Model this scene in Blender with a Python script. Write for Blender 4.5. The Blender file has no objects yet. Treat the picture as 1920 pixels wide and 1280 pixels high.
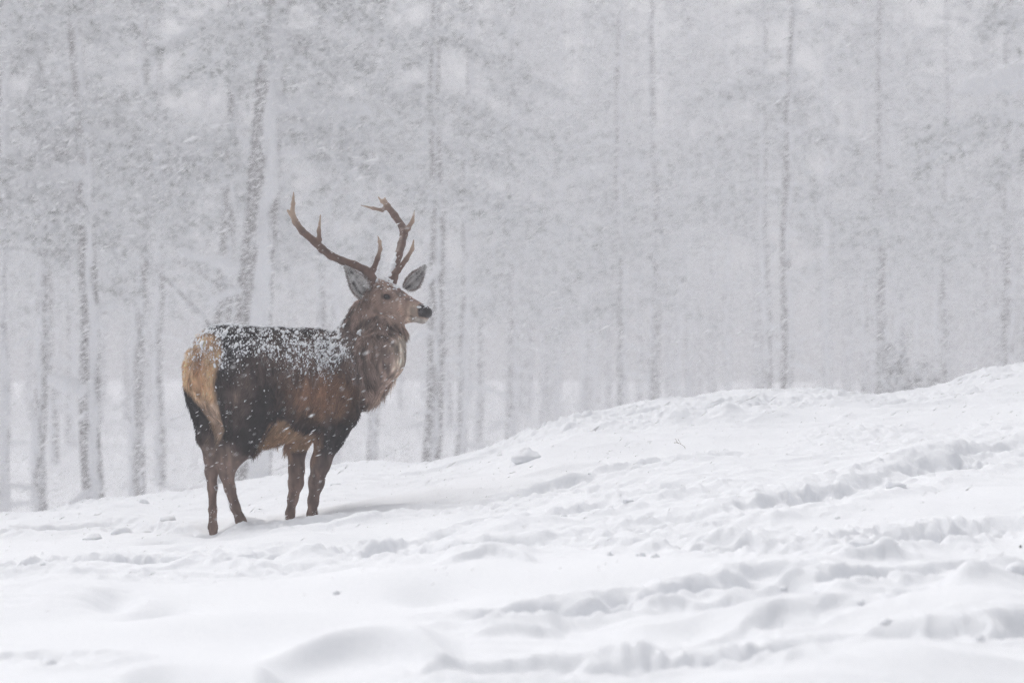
import bpy, math, random
import numpy as np
from mathutils import Vector

random.seed(7)
RNG = np.random.default_rng(11)
scene = bpy.context.scene
COL = scene.collection
rad = math.radians

# ------------------------------------------------------------------ camera, sky, sun, exposure
CAMZ = 1.045
FPX = 5280.0                       # focal length in pixels of the 1920 px wide photograph
cam_d = bpy.data.cameras.new('camera')
cam = bpy.data.objects.new('camera', cam_d)
COL.objects.link(cam)
cam.location = (0, 0, CAMZ)
cam.rotation_euler = (rad(90), 0, 0)
cam_d.sensor_width = 36.0
cam_d.lens = FPX / 1920 * 36
cam_d.clip_start = 0.1
cam_d.clip_end = 2000
cam_d.dof.use_dof = True
cam_d.dof.focus_distance = 15.9
cam_d.dof.aperture_fstop = 2.7
scene.camera = cam

SUN_EL, SUN_AZ = 58.0, -28.0       # azimuth from +Y (away from the camera) towards +X
world = bpy.data.worlds.new('World')
scene.world = world
world.use_nodes = True
wn, wl = world.node_tree.nodes, world.node_tree.links
bg = wn['Background']
sky = wn.new('ShaderNodeTexSky')
sky.sky_type = 'NISHITA'
sky.sun_disc = False
sky.sun_elevation = rad(SUN_EL)
sky.sun_rotation = rad(SUN_AZ)
sky.air_density = 1.0
sky.dust_density = 4.0
hsv = wn.new('ShaderNodeHueSaturation')        # overcast: the cloud deck takes the blue out of the sky
hsv.inputs['Saturation'].default_value = 0.19
wl.new(sky.outputs['Color'], hsv.inputs['Color'])
wl.new(hsv.outputs['Color'], bg.inputs['Color'])
bg.inputs['Strength'].default_value = 0.15

sun_d = bpy.data.lights.new('sun', 'SUN')
sun_d.energy = 0.9
sun_d.angle = rad(35)
sun_d.color = (1.0, 0.98, 0.965)
sun = bpy.data.objects.new('sun', sun_d)
COL.objects.link(sun)
sdir = Vector((math.sin(rad(SUN_AZ)) * math.cos(rad(SUN_EL)), math.cos(rad(SUN_AZ)) * math.cos(rad(SUN_EL)), math.sin(rad(SUN_EL))))
sun.rotation_euler = sdir.to_track_quat('Z', 'Y').to_euler()
sun.location = (0, 0, 30)

scene.view_settings.view_transform = 'Standard'
scene.view_settings.look = 'None'
scene.view_settings.gamma = 1.0
scene.view_settings.use_curve_mapping = False
scene.view_settings.exposure = -0.04
cy = scene.cycles
cy.max_bounces = 10
cy.diffuse_bounces = 4
cy.glossy_bounces = 2
cy.transmission_bounces = 3
cy.volume_bounces = 4
cy.transparent_max_bounces = 6
cy.use_denoising = True
cy.denoiser = 'OPENIMAGEDENOISE'
cy.denoising_input_passes = 'RGB_ALBEDO_NORMAL'
cy.denoising_prefilter = 'NONE'
cy.sample_clamp_indirect = 6.0

# ------------------------------------------------------------------ noise
def _h(ix, iy, iz, seed):
    n = (ix.astype(np.int64) * 374761393 + iy.astype(np.int64) * 668265263 + iz.astype(np.int64) * 2147483647 + seed * 1274126177) & 0xffffffff
    n = ((n ^ (n >> 13)) * 1274126177) & 0xffffffff
    n = ((n ^ (n >> 16)) * 2246822519) & 0xffffffff
    return ((n ^ (n >> 15)) & 0xffffff).astype(np.float32) / 8388607.5 - 1.0

def noise2(x, y, seed=0):
    x = np.asarray(x, dtype=np.float64); y = np.asarray(y, dtype=np.float64)
    ix, iy = np.floor(x), np.floor(y)
    fx, fy = x - ix, y - iy
    ux, uy = fx * fx * fx * (fx * (fx * 6 - 15) + 10), fy * fy * fy * (fy * (fy * 6 - 15) + 10)
    ix = ix.astype(np.int64); iy = iy.astype(np.int64); z0 = np.zeros_like(ix)
    def g(dx, dy):
        a = _h(ix + dx, iy + dy, z0, seed) * math.pi
        return np.cos(a) * (fx - dx) + np.sin(a) * (fy - dy)
    return ((g(0, 0) * (1 - ux) + g(1, 0) * ux) * (1 - uy) + (g(0, 1) * (1 - ux) + g(1, 1) * ux) * uy) * 1.4

def noise3(p, f, seed=0):
    p = np.asarray(p) * f
    i = np.floor(p); w = p - i; w = w * w * (3 - 2 * w); i = i.astype(np.int64)
    r = 0
    for dx in (0, 1):
        for dy in (0, 1):
            for dz in (0, 1):
                wt = (w[:, 0] if dx else 1 - w[:, 0]) * (w[:, 1] if dy else 1 - w[:, 1]) * (w[:, 2] if dz else 1 - w[:, 2])
                r = r + wt * _h(i[:, 0] + dx, i[:, 1] + dy, i[:, 2] + dz, seed)
    return r

def sstep(a, b, x):
    t = np.clip((np.asarray(x, dtype=np.float64) - a) / (b - a), 0, 1)
    return t * t * (3 - 2 * t)

# ------------------------------------------------------------------ mesh helpers
def mesh_np(name, V, F, mat, parent=None, smooth=True, loc=None, mats=None, mi=None):
    """V (n,3); F (m,3) or (m,4) int array, or a list of such arrays"""
    V = np.asarray(V, dtype=np.float32)
    Fs = F if isinstance(F, list) else [F]
    me = bpy.data.meshes.new(name)
    nl = sum(f.size for f in Fs); nf = sum(len(f) for f in Fs)
    me.vertices.add(len(V)); me.vertices.foreach_set('co', V.ravel())
    me.loops.add(nl); me.loops.foreach_set('vertex_index', np.concatenate([f.ravel() for f in Fs]).astype(np.int32))
    tot = np.concatenate([np.full(len(f), f.shape[1]) for f in Fs]).astype(np.int32)
    st = np.concatenate([[0], np.cumsum(tot)[:-1]]).astype(np.int32)
    me.polygons.add(nf); me.polygons.foreach_set('loop_start', st)
    me.polygons.foreach_set('use_smooth', np.full(nf, smooth))
    for m in (mats or [mat]): me.materials.append(m)
    if mi is not None: me.polygons.foreach_set('material_index', np.asarray(mi, dtype=np.int32))
    me.update(calc_edges=True); me.validate()
    o = bpy.data.objects.new(name, me); COL.objects.link(o)
    if parent is not None: o.parent = parent
    if loc is not None: o.location = loc
    return o

def tag(o, label=None, cat=None, group=None, kind=None):
    if label: o['label'] = label
    if cat: o['category'] = cat
    if group: o['group'] = group
    if kind: o['kind'] = kind
    return o

def empty(name, loc):
    o = bpy.data.objects.new(name, None); COL.objects.link(o)
    o.location = loc; o.empty_display_size = 0.2
    return o

def tube(pts, rs, n=8, cap=True):
    """tapered tube along pts -> V, [quads, tris]"""
    pts = np.asarray(pts, float); rs = np.asarray(rs, float); m = len(pts)
    T = np.gradient(pts, axis=0); T /= np.linalg.norm(T, axis=1)[:, None] + 1e-9
    ref = np.array([0.31, 0.9, 0.2]) if abs(T[0, 2]) > 0.6 else np.array([0, 0, 1.0])
    A = np.cross(T, ref); A /= np.linalg.norm(A, axis=1)[:, None] + 1e-9
    B = np.cross(T, A)
    th = np.linspace(0, 2 * math.pi, n, endpoint=False)
    V = (pts[:, None, :] + rs[:, None, None] * (np.cos(th)[None, :, None] * A[:, None, :] + np.sin(th)[None, :, None] * B[:, None, :])).reshape(-1, 3)
    i = np.arange(m - 1)[:, None] * n; j = np.arange(n)[None, :]; j2 = (j + 1) % n
    Q = np.stack([i + j, i + j2, i + n + j2, i + n + j], -1).reshape(-1, 4)
    V = np.vstack([V, pts[-1:] + T[-1:] * rs[-1] * 0.6])
    Tt = np.stack([(m - 1) * n + j[0], (m - 1) * n + j2[0], np.full(n, m * n)], -1)
    return V, Q, Tt

def join(parts):
    """list of (V, Q or None, T or None) -> V, [Q, T]"""
    Vs, Qs, Ts, o = [], [], [], 0
    for V, Q, T in parts:
        Vs.append(V)
        if Q is not None and len(Q): Qs.append(Q + o)
        if T is not None and len(T): Ts.append(T + o)
        o += len(V)
    F = ([np.vstack(Qs)] if Qs else []) + ([np.vstack(Ts)] if Ts else [])
    return np.vstack(Vs), F

# ------------------------------------------------------------------ materials
def mat_new(name):
    m = bpy.data.materials.new(name); m.use_nodes = True
    return m, m.node_tree.nodes, m.node_tree.links, m.node_tree.nodes['Principled BSDF']

def mat_snow(name, col=(0.89, 0.90, 0.925), grain=420, bump=0.22, big=60, sss=0.0):
    m, n, l, b = mat_new(name)
    b.inputs['Roughness'].default_value = 0.75
    b.inputs['Specular IOR Level'].default_value = 0.12
    tc = n.new('ShaderNodeTexCoord')
    a = n.new('ShaderNodeTexNoise'); a.inputs['Scale'].default_value = grain; a.inputs['Detail'].default_value = 2
    c = n.new('ShaderNodeTexNoise'); c.inputs['Scale'].default_value = big; c.inputs['Detail'].default_value = 4
    ad = n.new('ShaderNodeMath'); ad.operation = 'MULTIPLY_ADD'; ad.inputs[1].default_value = 2.2
    bp = n.new('ShaderNodeBump'); bp.inputs['Strength'].default_value = bump; bp.inputs['Distance'].default_value = 0.006
    rp = n.new('ShaderNodeValToRGB')
    rp.color_ramp.elements[0].position = 0.3; rp.color_ramp.elements[0].color = (col[0] * 0.955, col[1] * 0.96, col[2] * 0.965, 1)
    rp.color_ramp.elements[1].position = 0.65; rp.color_ramp.elements[1].color = (*col, 1)
    l.new(tc.outputs['Object'], a.inputs['Vector']); l.new(tc.outputs['Object'], c.inputs['Vector'])
    l.new(c.outputs['Fac'], ad.inputs[0]); l.new(a.outputs['Fac'], ad.inputs[2])
    l.new(ad.outputs[0], bp.inputs['Height']); l.new(bp.outputs['Normal'], b.inputs['Normal'])
    l.new(c.outputs['Fac'], rp.inputs['Fac']); l.new(rp.outputs['Color'], b.inputs['Base Color'])
    if sss:
        b.inputs['Subsurface Weight'].default_value = sss
        b.inputs['Subsurface Radius'].default_value = (1.0, 1.0, 1.05)
        b.inputs['Subsurface Scale'].default_value = 0.016
    return m

M_SNOW = mat_snow('snow', sss=0.15)
M_LUMP = mat_snow('loose_snow', bump=0.0, sss=0.5)
M_PACK = mat_snow('packed_snow', grain=90, bump=0.5, big=14)

def mat_bark(name, c0, c1, frost):
    m, n, l, b = mat_new(name)
    b.inputs['Roughness'].default_value = 0.95
    b.inputs['Specular IOR Level'].default_value = 0.1
    tc = n.new('ShaderNodeTexCoord'); mp = n.new('ShaderNodeMapping'); mp.inputs['Scale'].default_value = (5, 5, 1.1)
    a = n.new('ShaderNodeTexNoise'); a.inputs['Scale'].default_value = 2.2; a.inputs['Detail'].default_value = 6
    rp = n.new('ShaderNodeValToRGB')
    rp.color_ramp.elements[0].position = 0.36; rp.color_ramp.elements[0].color = (*c0, 1)
    rp.color_ramp.elements[1].position = 0.64; rp.color_ramp.elements[1].color = (*c1, 1)
    f = n.new('ShaderNodeTexNoise'); f.inputs['Scale'].default_value = 1.7; f.inputs['Detail'].default_value = 7
    fr = n.new('ShaderNodeValToRGB')
    fr.color_ramp.elements[0].position = frost; fr.color_ramp.elements[0].color = (0, 0, 0, 1)
    fr.color_ramp.elements[1].position = frost + 0.12; fr.color_ramp.elements[1].color = (1, 1, 1, 1)
    mx = n.new('ShaderNodeMixRGB'); mx.inputs['Color2'].default_value = (0.8, 0.82, 0.85, 1)
    bp = n.new('ShaderNodeBump'); bp.inputs['Strength'].default_value = 0.8; bp.inputs['Distance'].default_value = 0.04
    l.new(tc.outputs['Object'], mp.inputs['Vector']); l.new(mp.outputs['Vector'], a.inputs['Vector']); l.new(mp.outputs['Vector'], f.inputs['Vector'])
    l.new(a.outputs['Fac'], rp.inputs['Fac']); l.new(rp.outputs['Color'], mx.inputs['Color1'])
    l.new(f.outputs['Fac'], fr.inputs['Fac']); l.new(fr.outputs['Color'], mx.inputs['Fac'])
    l.new(mx.outputs['Color'], b.inputs['Base Color']); l.new(a.outputs['Fac'], bp.inputs['Height']); l.new(bp.outputs['Normal'], b.inputs['Normal'])
    return m

M_BARK = mat_bark('pine_bark', (0.055, 0.045, 0.042), (0.13, 0.115, 0.11), 0.50)
M_BARKD = mat_bark('dark_pine_bark', (0.06, 0.05, 0.048), (0.12, 0.10, 0.097), 0.60)
M_BARKF = mat_bark('frosted_bark', (0.09, 0.08, 0.08), (0.20, 0.18, 0.178), 0.43)

def mat_needles(name, c0, c1, frost):
    m, n, l, b = mat_new(name)
    b.inputs['Roughness'].default_value = 0.8
    b.inputs['Specular IOR Level'].default_value = 0.15
    tc = n.new('ShaderNodeTexCoord')
    a = n.new('ShaderNodeTexNoise'); a.inputs['Scale'].default_value = 2.6; a.inputs['Detail'].default_value = 5
    rp = n.new('ShaderNodeValToRGB')
    rp.color_ramp.elements[0].position = 0.35; rp.color_ramp.elements[0].color = (*c0, 1)
    rp.color_ramp.elements[1].position = 0.62; rp.color_ramp.elements[1].color = (*c1, 1)
    f = n.new('ShaderNodeTexNoise'); f.inputs['Scale'].default_value = 3.4; f.inputs['Detail'].default_value = 5
    fr = n.new('ShaderNodeValToRGB')
    fr.color_ramp.elements[0].position = frost; fr.color_ramp.elements[0].color = (0, 0, 0, 1)
    fr.color_ramp.elements[1].position = frost + 0.1; fr.color_ramp.elements[1].color = (1, 1, 1, 1)
    mx = n.new('ShaderNodeMixRGB'); mx.inputs['Color2'].default_value = (0.78, 0.8, 0.82, 1)
    l.new(tc.outputs['Object'], a.inputs['Vector']); l.new(tc.outputs['Object'], f.inputs['Vector'])
    l.new(a.outputs['Fac'], rp.inputs['Fac']); l.new(rp.outputs['Color'], mx.inputs['Color1'])
    l.new(f.outputs['Fac'], fr.inputs['Fac']); l.new(fr.outputs['Color'], mx.inputs['Fac'])
    l.new(mx.outputs['Color'], b.inputs['Base Color'])
    return m

M_NEEDLE = mat_needles('pine_needles', (0.045, 0.062, 0.045), (0.085, 0.105, 0.075), 0.41)
M_TWIG = mat_needles('bare_twigs', (0.06, 0.05, 0.048), (0.11, 0.095, 0.09), 0.46)

def mat_attr(name, attr, rough, spec, bump=0.0, bscale=120):
    m, n, l, b = mat_new(name)
    b.inputs['Roughness'].default_value = rough
    b.inputs['Specular IOR Level'].default_value = spec
    at = n.new('ShaderNodeAttribute'); at.attribute_name = attr
    l.new(at.outputs['Color'], b.inputs['Base Color'])
    if bump:
        tc = n.new('ShaderNodeTexCoord')
        a = n.new('ShaderNodeTexNoise'); a.inputs['Scale'].default_value = bscale; a.inputs['Detail'].default_value = 4
        bp = n.new('ShaderNodeBump'); bp.inputs['Strength'].default_value = bump; bp.inputs['Distance'].default_value = 0.004
        l.new(tc.outputs['Object'], a.inputs['Vector']); l.new(a.outputs['Fac'], bp.inputs['Height']); l.new(bp.outputs['Normal'], b.inputs['Normal'])
    return m

M_COAT = mat_attr('coat', 'coat', 0.8, 0.15)
M_FUR = mat_attr('fur', 'coat', 0.7, 0.08)
M_ANTLER = mat_attr('antler_bone', 'coat', 0.55, 0.35, 0.6, 90)

def mat_plain(name, col, rough, spec=0.5, bump=0.0, bscale=300):
    m, n, l, b = mat_new(name)
    b.inputs['Base Color'].default_value = (*col, 1)
    b.inputs['Roughness'].default_value = rough
    b.inputs['Specular IOR Level'].default_value = spec
    if bump:
        tc = n.new('ShaderNodeTexCoord')
        a = n.new('ShaderNodeTexNoise'); a.inputs['Scale'].default_value = bscale; a.inputs['Detail'].default_value = 3
        bp = n.new('ShaderNodeBump'); bp.inputs['Strength'].default_value = bump; bp.inputs['Distance'].default_value = 0.003
        l.new(tc.outputs['Object'], a.inputs['Vector']); l.new(a.outputs['Fac'], bp.inputs['Height']); l.new(bp.outputs['Normal'], b.inputs['Normal'])
    return m

M_NOSE = mat_plain('wet_nose', (0.016, 0.015, 0.017), 0.35, 0.5, 0.4)
M_EYE = mat_plain('dark_eye', (0.012, 0.008, 0.007), 0.08, 0.6)
M_LID = mat_plain('eyelid', (0.03, 0.022, 0.02), 0.6, 0.3)

# ------------------------------------------------------------------ ground
def at(px, py, Y):
    """point at distance Y on the sight line of a pixel of the photograph (1920 x 1280)"""
    return np.array([(px - 960) * Y / FPX, Y, CAMZ + (640 - py) * Y / FPX])

CREST_Y = 20.0
CREST = [(-600, 1010), (-300, 990), (0, 968), (60, 962), (180, 940), (310, 924), (385, 918), (450, 906), (500, 902), (600, 886), (650, 868), (725, 870), (800, 862), (860, 850), (940, 828), (1000, 810),
         (1080, 782), (1150, 774), (1200, 760), (1300, 744), (1380, 733), (1460, 735), (1550, 736), (1610, 748), (1680, 742), (1780, 729), (1850, 706), (1920, 697), (2200, 660), (2600, 640)]
CX = np.array([(p - 960) * CREST_Y / FPX for p, _ in CREST]); CZ = np.array([CAMZ + (640 - q) * CREST_Y / FPX for _, q in CREST])

def crest_z(x):
    x = np.asarray(x, float)
    z = 0
    for d, w in ((-0.12, 0.25), (0, 0.5), (0.12, 0.25)):
        z = z + w * np.interp(x + d, CX, CZ)
    return np.clip(z + np.where(x < CX[0], (x - CX[0]) * 0.06, 0) + np.where(x > CX[-1], (x - CX[-1]) * 0.05, 0), -0.8, 1.7)

def broad_z(x):
    """the cross slope without the lumps of the crest"""
    x = np.asarray(x, float)
    return np.interp(x, [-60, -8, -4, -1.4, 0, 1.2, 2.4, 3.6, 6, 60], [-0.8, -0.45, -0.26, 0.03, 0.30, 0.58, 0.70, 0.84, 1.1, 1.6])

def base_z(x, y):
    x = np.asarray(x, float); y = np.asarray(y, float)
    s = np.clip((y - 8.0) / 12.0, -0.2, 1)
    k = sstep(17.3, 19.6, y)
    front = (broad_z(x) * (1 - k) + crest_z(x) * k) * s
    drop = 2.6 * sstep(20.0, 27.0, y)
    far = -4.6 + 0.008 * np.clip(y - 90, 0, 190) + 0.4 * noise2(x / 17, y / 17, 5) * sstep(30, 50, y)
    b = sstep(22, 34, y)
    return (front - drop) * (1 - b) + far * b

def ground_hit(px, py):
    ys = np.linspace(5, 20.4, 1500)
    pz = CAMZ + (640 - py) * ys / FPX
    g = base_z((px - 960) * ys / FPX, ys)
    i = int(np.argmax(pz < g)) if np.any(pz < g) else len(ys) - 1
    return ((px - 960) * ys[i] / FPX, ys[i])

# trampled tracks: pixel polylines of the photograph turned once into ground courses; (points, width m, depth m, roughness m)
TRACKS = [([(-40, 1075), (180, 1068), (420, 1060), (560, 1040), (700, 1035), (860, 1052), (1010, 1022), (1200, 995), (1360, 965), (1480, 945), (1600, 915), (1760, 880), (1960, 835)], 0.26, 0.10, 0.06),
          ([(-40, 1110), (200, 1100), (420, 1090), (640, 1062), (800, 1020), (960, 990), (1100, 965), (1250, 930)], 0.22, 0.06, 0.05),
          ([(600, 985), (720, 960), (860, 950), (1000, 925), (1100, 905), (1240, 880), (1420, 855)], 0.24, 0.05, 0.035),
          ([(900, 1176), (980, 1172), (1100, 1160), (1260, 1128), (1400, 1105), (1480, 1085)], 0.16, 0.11, 0.05),
          ([(960, 1030), (1120, 1028), (1300, 1030), (1480, 1035), (1620, 1020), (1720, 1000), (1920, 985)], 0.26, 0.09, 0.06),
          ([(1600, 1118), (1730, 1105), (1830, 1092), (1960, 1080)], 0.15, 0.10, 0.06),
          ([(1500, 1190), (1620, 1165), (1760, 1140)], 0.12, 0.05, 0.03),
          ([(880, 1268), (1060, 1262), (1250, 1250), (1460, 1238), (1640, 1228), (1960, 1215)], 0.17, 0.07, 0.06),
          ([(-30, 1225), (60, 1230), (130, 1245)], 0.14, 0.05, 0.05),
          ([(1050, 800), (1180, 790), (1300, 778), (1420, 765)], 0.35, 0.05, 0.06),
          ([(560, 978), (440, 990), (340, 1000), (200, 985), (100, 1000)], 0.2, 0.05, 0.03)]
TR = []
for pts, w, d, r in TRACKS:
    g = np.array([ground_hit(*p) for p in pts])
    t = np.linspace(0, len(g) - 1, 12 * len(g)); i = np.minimum(t.astype(int), len(g) - 2); f = (t - i)[:, None]
    TR.append((g[i] * (1 - f) + g[i + 1] * f, w, d * 0.62, r))

# mounds and hollows: pixel, half width x m, half depth y m, height m
MOUNDS = [((1700, 1270), 0.5, 0.35, 0.10), ((1830, 1175), 0.5, 0.5, 0.10), ((100, 1120), 0.6, 0.8, 0.07),
          ((760, 1100), 0.6, 0.7, 0.06), ((1190, 1090), 0.7, 0.5, 0.05), ((940, 1150), 0.5, 0.4, 0.05), ((420, 1180), 0.5, 0.4, 0.06), ((1300, 1185), 0.5, 0.3, 0.06), ((1060, 860), 0.5, 0.6, 0.08), ((1330, 1020), 0.25, 0.3, 0.08),
          ((920, 1000), 0.25, 0.4, 0.06), ((1830, 850), 0.3, 0.4, 0.03), ((1640, 1020), 0.22, 0.25, 0.07), ((1840, 1140), 0.2, 0.2, 0.06), ((700, 940), 0.6, 0.35, 0.04), ((1900, 1100), 0.2, 0.3, 0.07), ((1268, 800), 0.10, 0.3, 0.07), ((1362, 785), 0.09, 0.3, 0.05), ((1850, 712), 0.14, 0.3, 0.05), ((1660, 1040), 0.08, 0.12, 0.03)]
HOLLOWS = [((215, 1140), 0.10, 0.25, 0.07), ((300, 1152), 0.13, 0.25, 0.08), ((1500, 1132), 0.10, 0.14, 0.09), ((1075, 1190), 0.2, 0.2, 0.05), ((1320, 1195), 0.16, 0.2, 0.05), ((810, 1125), 0.14, 0.25, 0.05), ((690, 1010), 0.22, 0.3, 0.05),
           ((1715, 1000), 0.15, 0.2, 0.14), ((1840, 845), 0.22, 0.3, 0.05), ((1310, 1012), 0.25, 0.2, 0.05), ((1170, 915), 0.3, 0.3, 0.05), ((560, 1030), 0.16, 0.25, 0.06), ((780, 1040), 0.22, 0.2, 0.07), ((960, 1038), 0.25, 0.25, 0.08),
           ((399, 1000), 0.10, 0.25, 0.06), ((456, 986), 0.08, 0.12, 0.015), ((542, 976), 0.08, 0.12, 0.015), ((587, 976), 0.08, 0.12, 0.015), ((640, 945), 0.28, 0.25, 0.05), ((352, 1000), 0.09, 0.16, 0.07), ((300, 1016), 0.09, 0.16, 0.06), ((330, 1030), 0.08, 0.14, 0.06), ((250, 1036), 0.09, 0.16, 0.06)]
MO = [(ground_hit(*p), a, b, h) for p, a, b, h in MOUNDS] + [(ground_hit(*p), a, b, -h) for p, a, b, h in HOLLOWS]
LIP = ground_hit(700, 1235)
# drifts and broken edges: a crest line, height, how steeply it falls towards the camera, how gently behind
EDGES = [([(500, 1275), (600, 1246), (720, 1222), (790, 1232), (835, 1262)], 0.14, 0.17, 0.5), ([(1430, 1165), (1520, 1140), (1620, 1118), (1760, 1106), (1920, 1112)], 0.065, 0.24, 0.5),
         ([(170, 1330), (290, 1302), (390, 1298), (520, 1325)], 0.14, 0.30, 0.35), ([(830, 1085), (890, 1064), (960, 1058), (1000, 1072)], 0.055, 0.055, 0.3), ([(1215, 1048), (1260, 1032), (1330, 1038), (1420, 1052)], 0.055, 0.055, 0.25),
         ([(1530, 902), (1640, 876), (1760, 862), (1905, 858)], 0.035, 0.06, 0.4), ([(900, 1204), (940, 1192), (990, 1196), (1050, 1186)], 0.05, 0.05, 0.3), ([(1150, 1162), (1280, 1148), (1420, 1132)], 0.05, 0.05, 0.3),
         ([(1300, 1225), (1400, 1190), (1500, 1170), (1620, 1152)], 0.045, 0.055, 0.3), ([(1000, 1245), (1120, 1240), (1230, 1232)], 0.03, 0.05, 0.2), ([(560, 1000), (640, 990), (740, 966), (880, 950)], 0.03, 0.06, 0.3),
         ([(280, 1090), (380, 1066), (460, 1072), (540, 1085)], 0.045, 0.07, 0.3), ([(1580, 1052), (1640, 1040), (1690, 1046)], 0.06, 0.04, 0.1), ([(1800, 1152), (1850, 1130), (1960, 1130)], 0.06, 0.08, 0.2),
         ([(540, 1058), (600, 1046), (680, 1050)], 0.04, 0.05, 0.2), ([(960, 905), (1040, 892), (1130, 880)], 0.035, 0.08, 0.3), ([(1000, 962), (1090, 948), (1190, 940)], 0.03, 0.06, 0.2)]
ED = []
for pts, h, fw, bw in EDGES:
    g = []
    for p in pts:
        q = p[1] if p[1] <= 1290 else p[1]
        g.append(ground_hit(p[0], q))
    g = np.array(g); ED.append((g[np.argsort(g[:, 0])], h * 0.72, fw, bw))

def ground_raw(x, y):
    x = np.asarray(x, float); y = np.asarray(y, float); sh = x.shape
    x = x.ravel(); y = y.ravel()
    z = base_z(x, y)
    near = sstep(26, 21, y)
    # wind-smoothed undulation, drawn out along the slope
    near = near * (1 - 0.85 * np.exp(-((x + 1.36) / 0.7) ** 2 - ((y - 15.9) / 1.1) ** 2))
    near = near * (1 - 0.9 * np.exp(-((x - LIP[0] + 0.1) / 0.42) ** 2 - ((y - LIP[1]) / 0.8) ** 2)) * (0.5 + 0.5 * sstep(9.5, 14.5, y))
    z += near * (0.050 * noise2(x * 0.8 + 3, y * 0.62, 21) + 0.026 * noise2(x * 1.9, y * 1.3 + 0.6 * x, 22) + 0.008 * noise2(x * 4.5, y * 2.6, 23))
    # wind-carved ripples: low overlapping scales, steeper on the side towards the valley
    def scale(fx, fy, sd, ph):
        wx = x + 0.22 * noise2(x * 1.3, y * 1.3, sd + 7); wy = y + 0.30 * noise2(x * 1.1 + 5, y * 1.1, sd + 8)
        t = noise2(wx * fx, wy * fy + ph * 0.35 * x, sd)
        return np.maximum(0, 1 - 2.2 * np.abs(t - 0.1)) ** 2
    m1 = 0.12 + 0.88 * sstep(-0.3, 0.3, noise2(x * 0.5 + 2, y * 0.4, 25))
    z += near * m1 * (0.026 * scale(0.8, 1.7, 26, 0.4) + 0.015 * scale(1.8, 3.6, 27, 0.6) + 0.006 * scale(6, 7, 28, 0))
    sel = np.where((y > 5) & (y < 24) & (np.abs(x) < 7))[0]
    xs, ys = x[sel], y[sel]; dz = np.zeros(len(sel)); rough = np.zeros(len(sel))
    for P, w, d, r in TR:
        lo, hi = P.min(0) - 1.2, P.max(0) + 1.2
        k = np.where((xs > lo[0]) & (xs < hi[0]) & (ys > lo[1]) & (ys < hi[1]))[0]
        if not len(k): continue
        dm = np.full(len(k), 9.0)
        for q in P:
            dm = np.minimum(dm, (xs[k] - q[0]) ** 2 + (ys[k] - q[1]) ** 2)
        dm = np.sqrt(dm) + 0.11 * noise2(xs[k] * 2.8, ys[k] * 2.8, 31) + 0.05 * noise2(xs[k] * 8, ys[k] * 8, 32)
        vary = 0.45 + 0.75 * sstep(-0.45, 0.35, noise2(xs[k] * 1.1, ys[k] * 1.1, 33))
        dz[k] += vary * (-d * sstep(w * 0.95, w * 0.45, dm) + 0.35 * d * np.exp(-((dm - w * 1.25) / (w * 0.4)) ** 2))
        rough[k] = np.maximum(rough[k], vary * r * np.exp(-(dm / (w * 1.35)) ** 2))
    ridge = sstep(18.2, 19.6, ys) * sstep(21.5, 20.3, ys)
    patchy = sstep(0.05, 0.5, noise2(xs * 0.7 + 9, ys * 0.7, 41))
    rough = rough + 0.034 * ridge * (0.35 + sstep(-0.2, 0.4, noise2(xs * 1.3, ys * 0.8, 42))) + 0.034 * patchy * sstep(11, 13, ys)
    b1 = 1 - np.abs(noise2(xs * 7.5, ys * 4.6, 51)) * 2.4
    b2 = 1 - np.abs(noise2(xs * 17, ys * 11, 52)) * 2.4
    b3 = noise2(xs * 34, ys * 22, 53)
    lumps = np.maximum(0, 0.62 * b1 + 0.38 * b2 - 0.18)
    dz += 0.46 * rough * (1.5 * np.sqrt(lumps + 0.02) - 0.55 + 0.25 * b2 * b1 + 0.16 * b3)
    for (c, a, b, h) in MO:
        q = ((xs - c[0]) / a) ** 2 + ((ys - c[1]) / b) ** 2
        dz += h * np.exp(-q * 1.2)
    for ei, (g, h, fw, bw) in enumerate(ED):
        x0, x1 = g[0, 0], g[-1, 0]; wv = (x1 - x0) * (0.34 if ei == 0 else 0.22)
        k = np.where((xs > x0 - wv) & (xs < x1 + wv))[0]
        jag = 0.8 if fw < 0.08 else (0.0 if ei == 0 else 0.25)
        yr = sum(np.interp(xs[k] + o_, g[:, 0], g[:, 1]) for o_ in (-0.12, -0.08, -0.04, 0, 0.04, 0.08, 0.12)) / 7 + jag * (0.10 * noise2(xs[k] * 4.5, 0 * xs[k] + h * 90, 61) + 0.07 * noise2(xs[k] * 11, ys[k] * 3, 62) + 0.03 * noise2(xs[k] * 27, ys[k] * 8, 63))
        d = ys[k] - yr
        tap = sstep(x0 - wv, x0 + wv, xs[k]) * sstep(x1 + wv * 0.4, x1 - wv * 0.6, xs[k])
        dz[k] += h * tap * np.where(d > 0, np.exp(-(d / bw) ** 2), np.exp(-(d / fw) ** 2))
    z[sel] += dz
    return z.reshape(sh)

# the hooves press the snow down to where they stand
FEET = np.array([at(399, 999, 15.75), at(455, 984, 15.72), at(543, 972, 16.37), at(586, 972, 16.2)])
def foot_w(x, y, i): return np.exp(-(((x - FEET[i, 0]) / 0.085) ** 2 + ((y - FEET[i, 1] + 0.08) / 0.30) ** 2))
FA = np.array([[float(foot_w(FEET[j, 0], FEET[j, 1], i)) for i in range(4)] for j in range(4)])
FD = np.linalg.solve(FA, FEET[:, 2] - ground_raw(FEET[:, 0], FEET[:, 1]))
def ground_z(x, y):
    x = np.asarray(x, float); y = np.asarray(y, float)
    return ground_raw(x, y) + sum(FD[i] * foot_w(x, y, i) for i in range(4))

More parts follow.
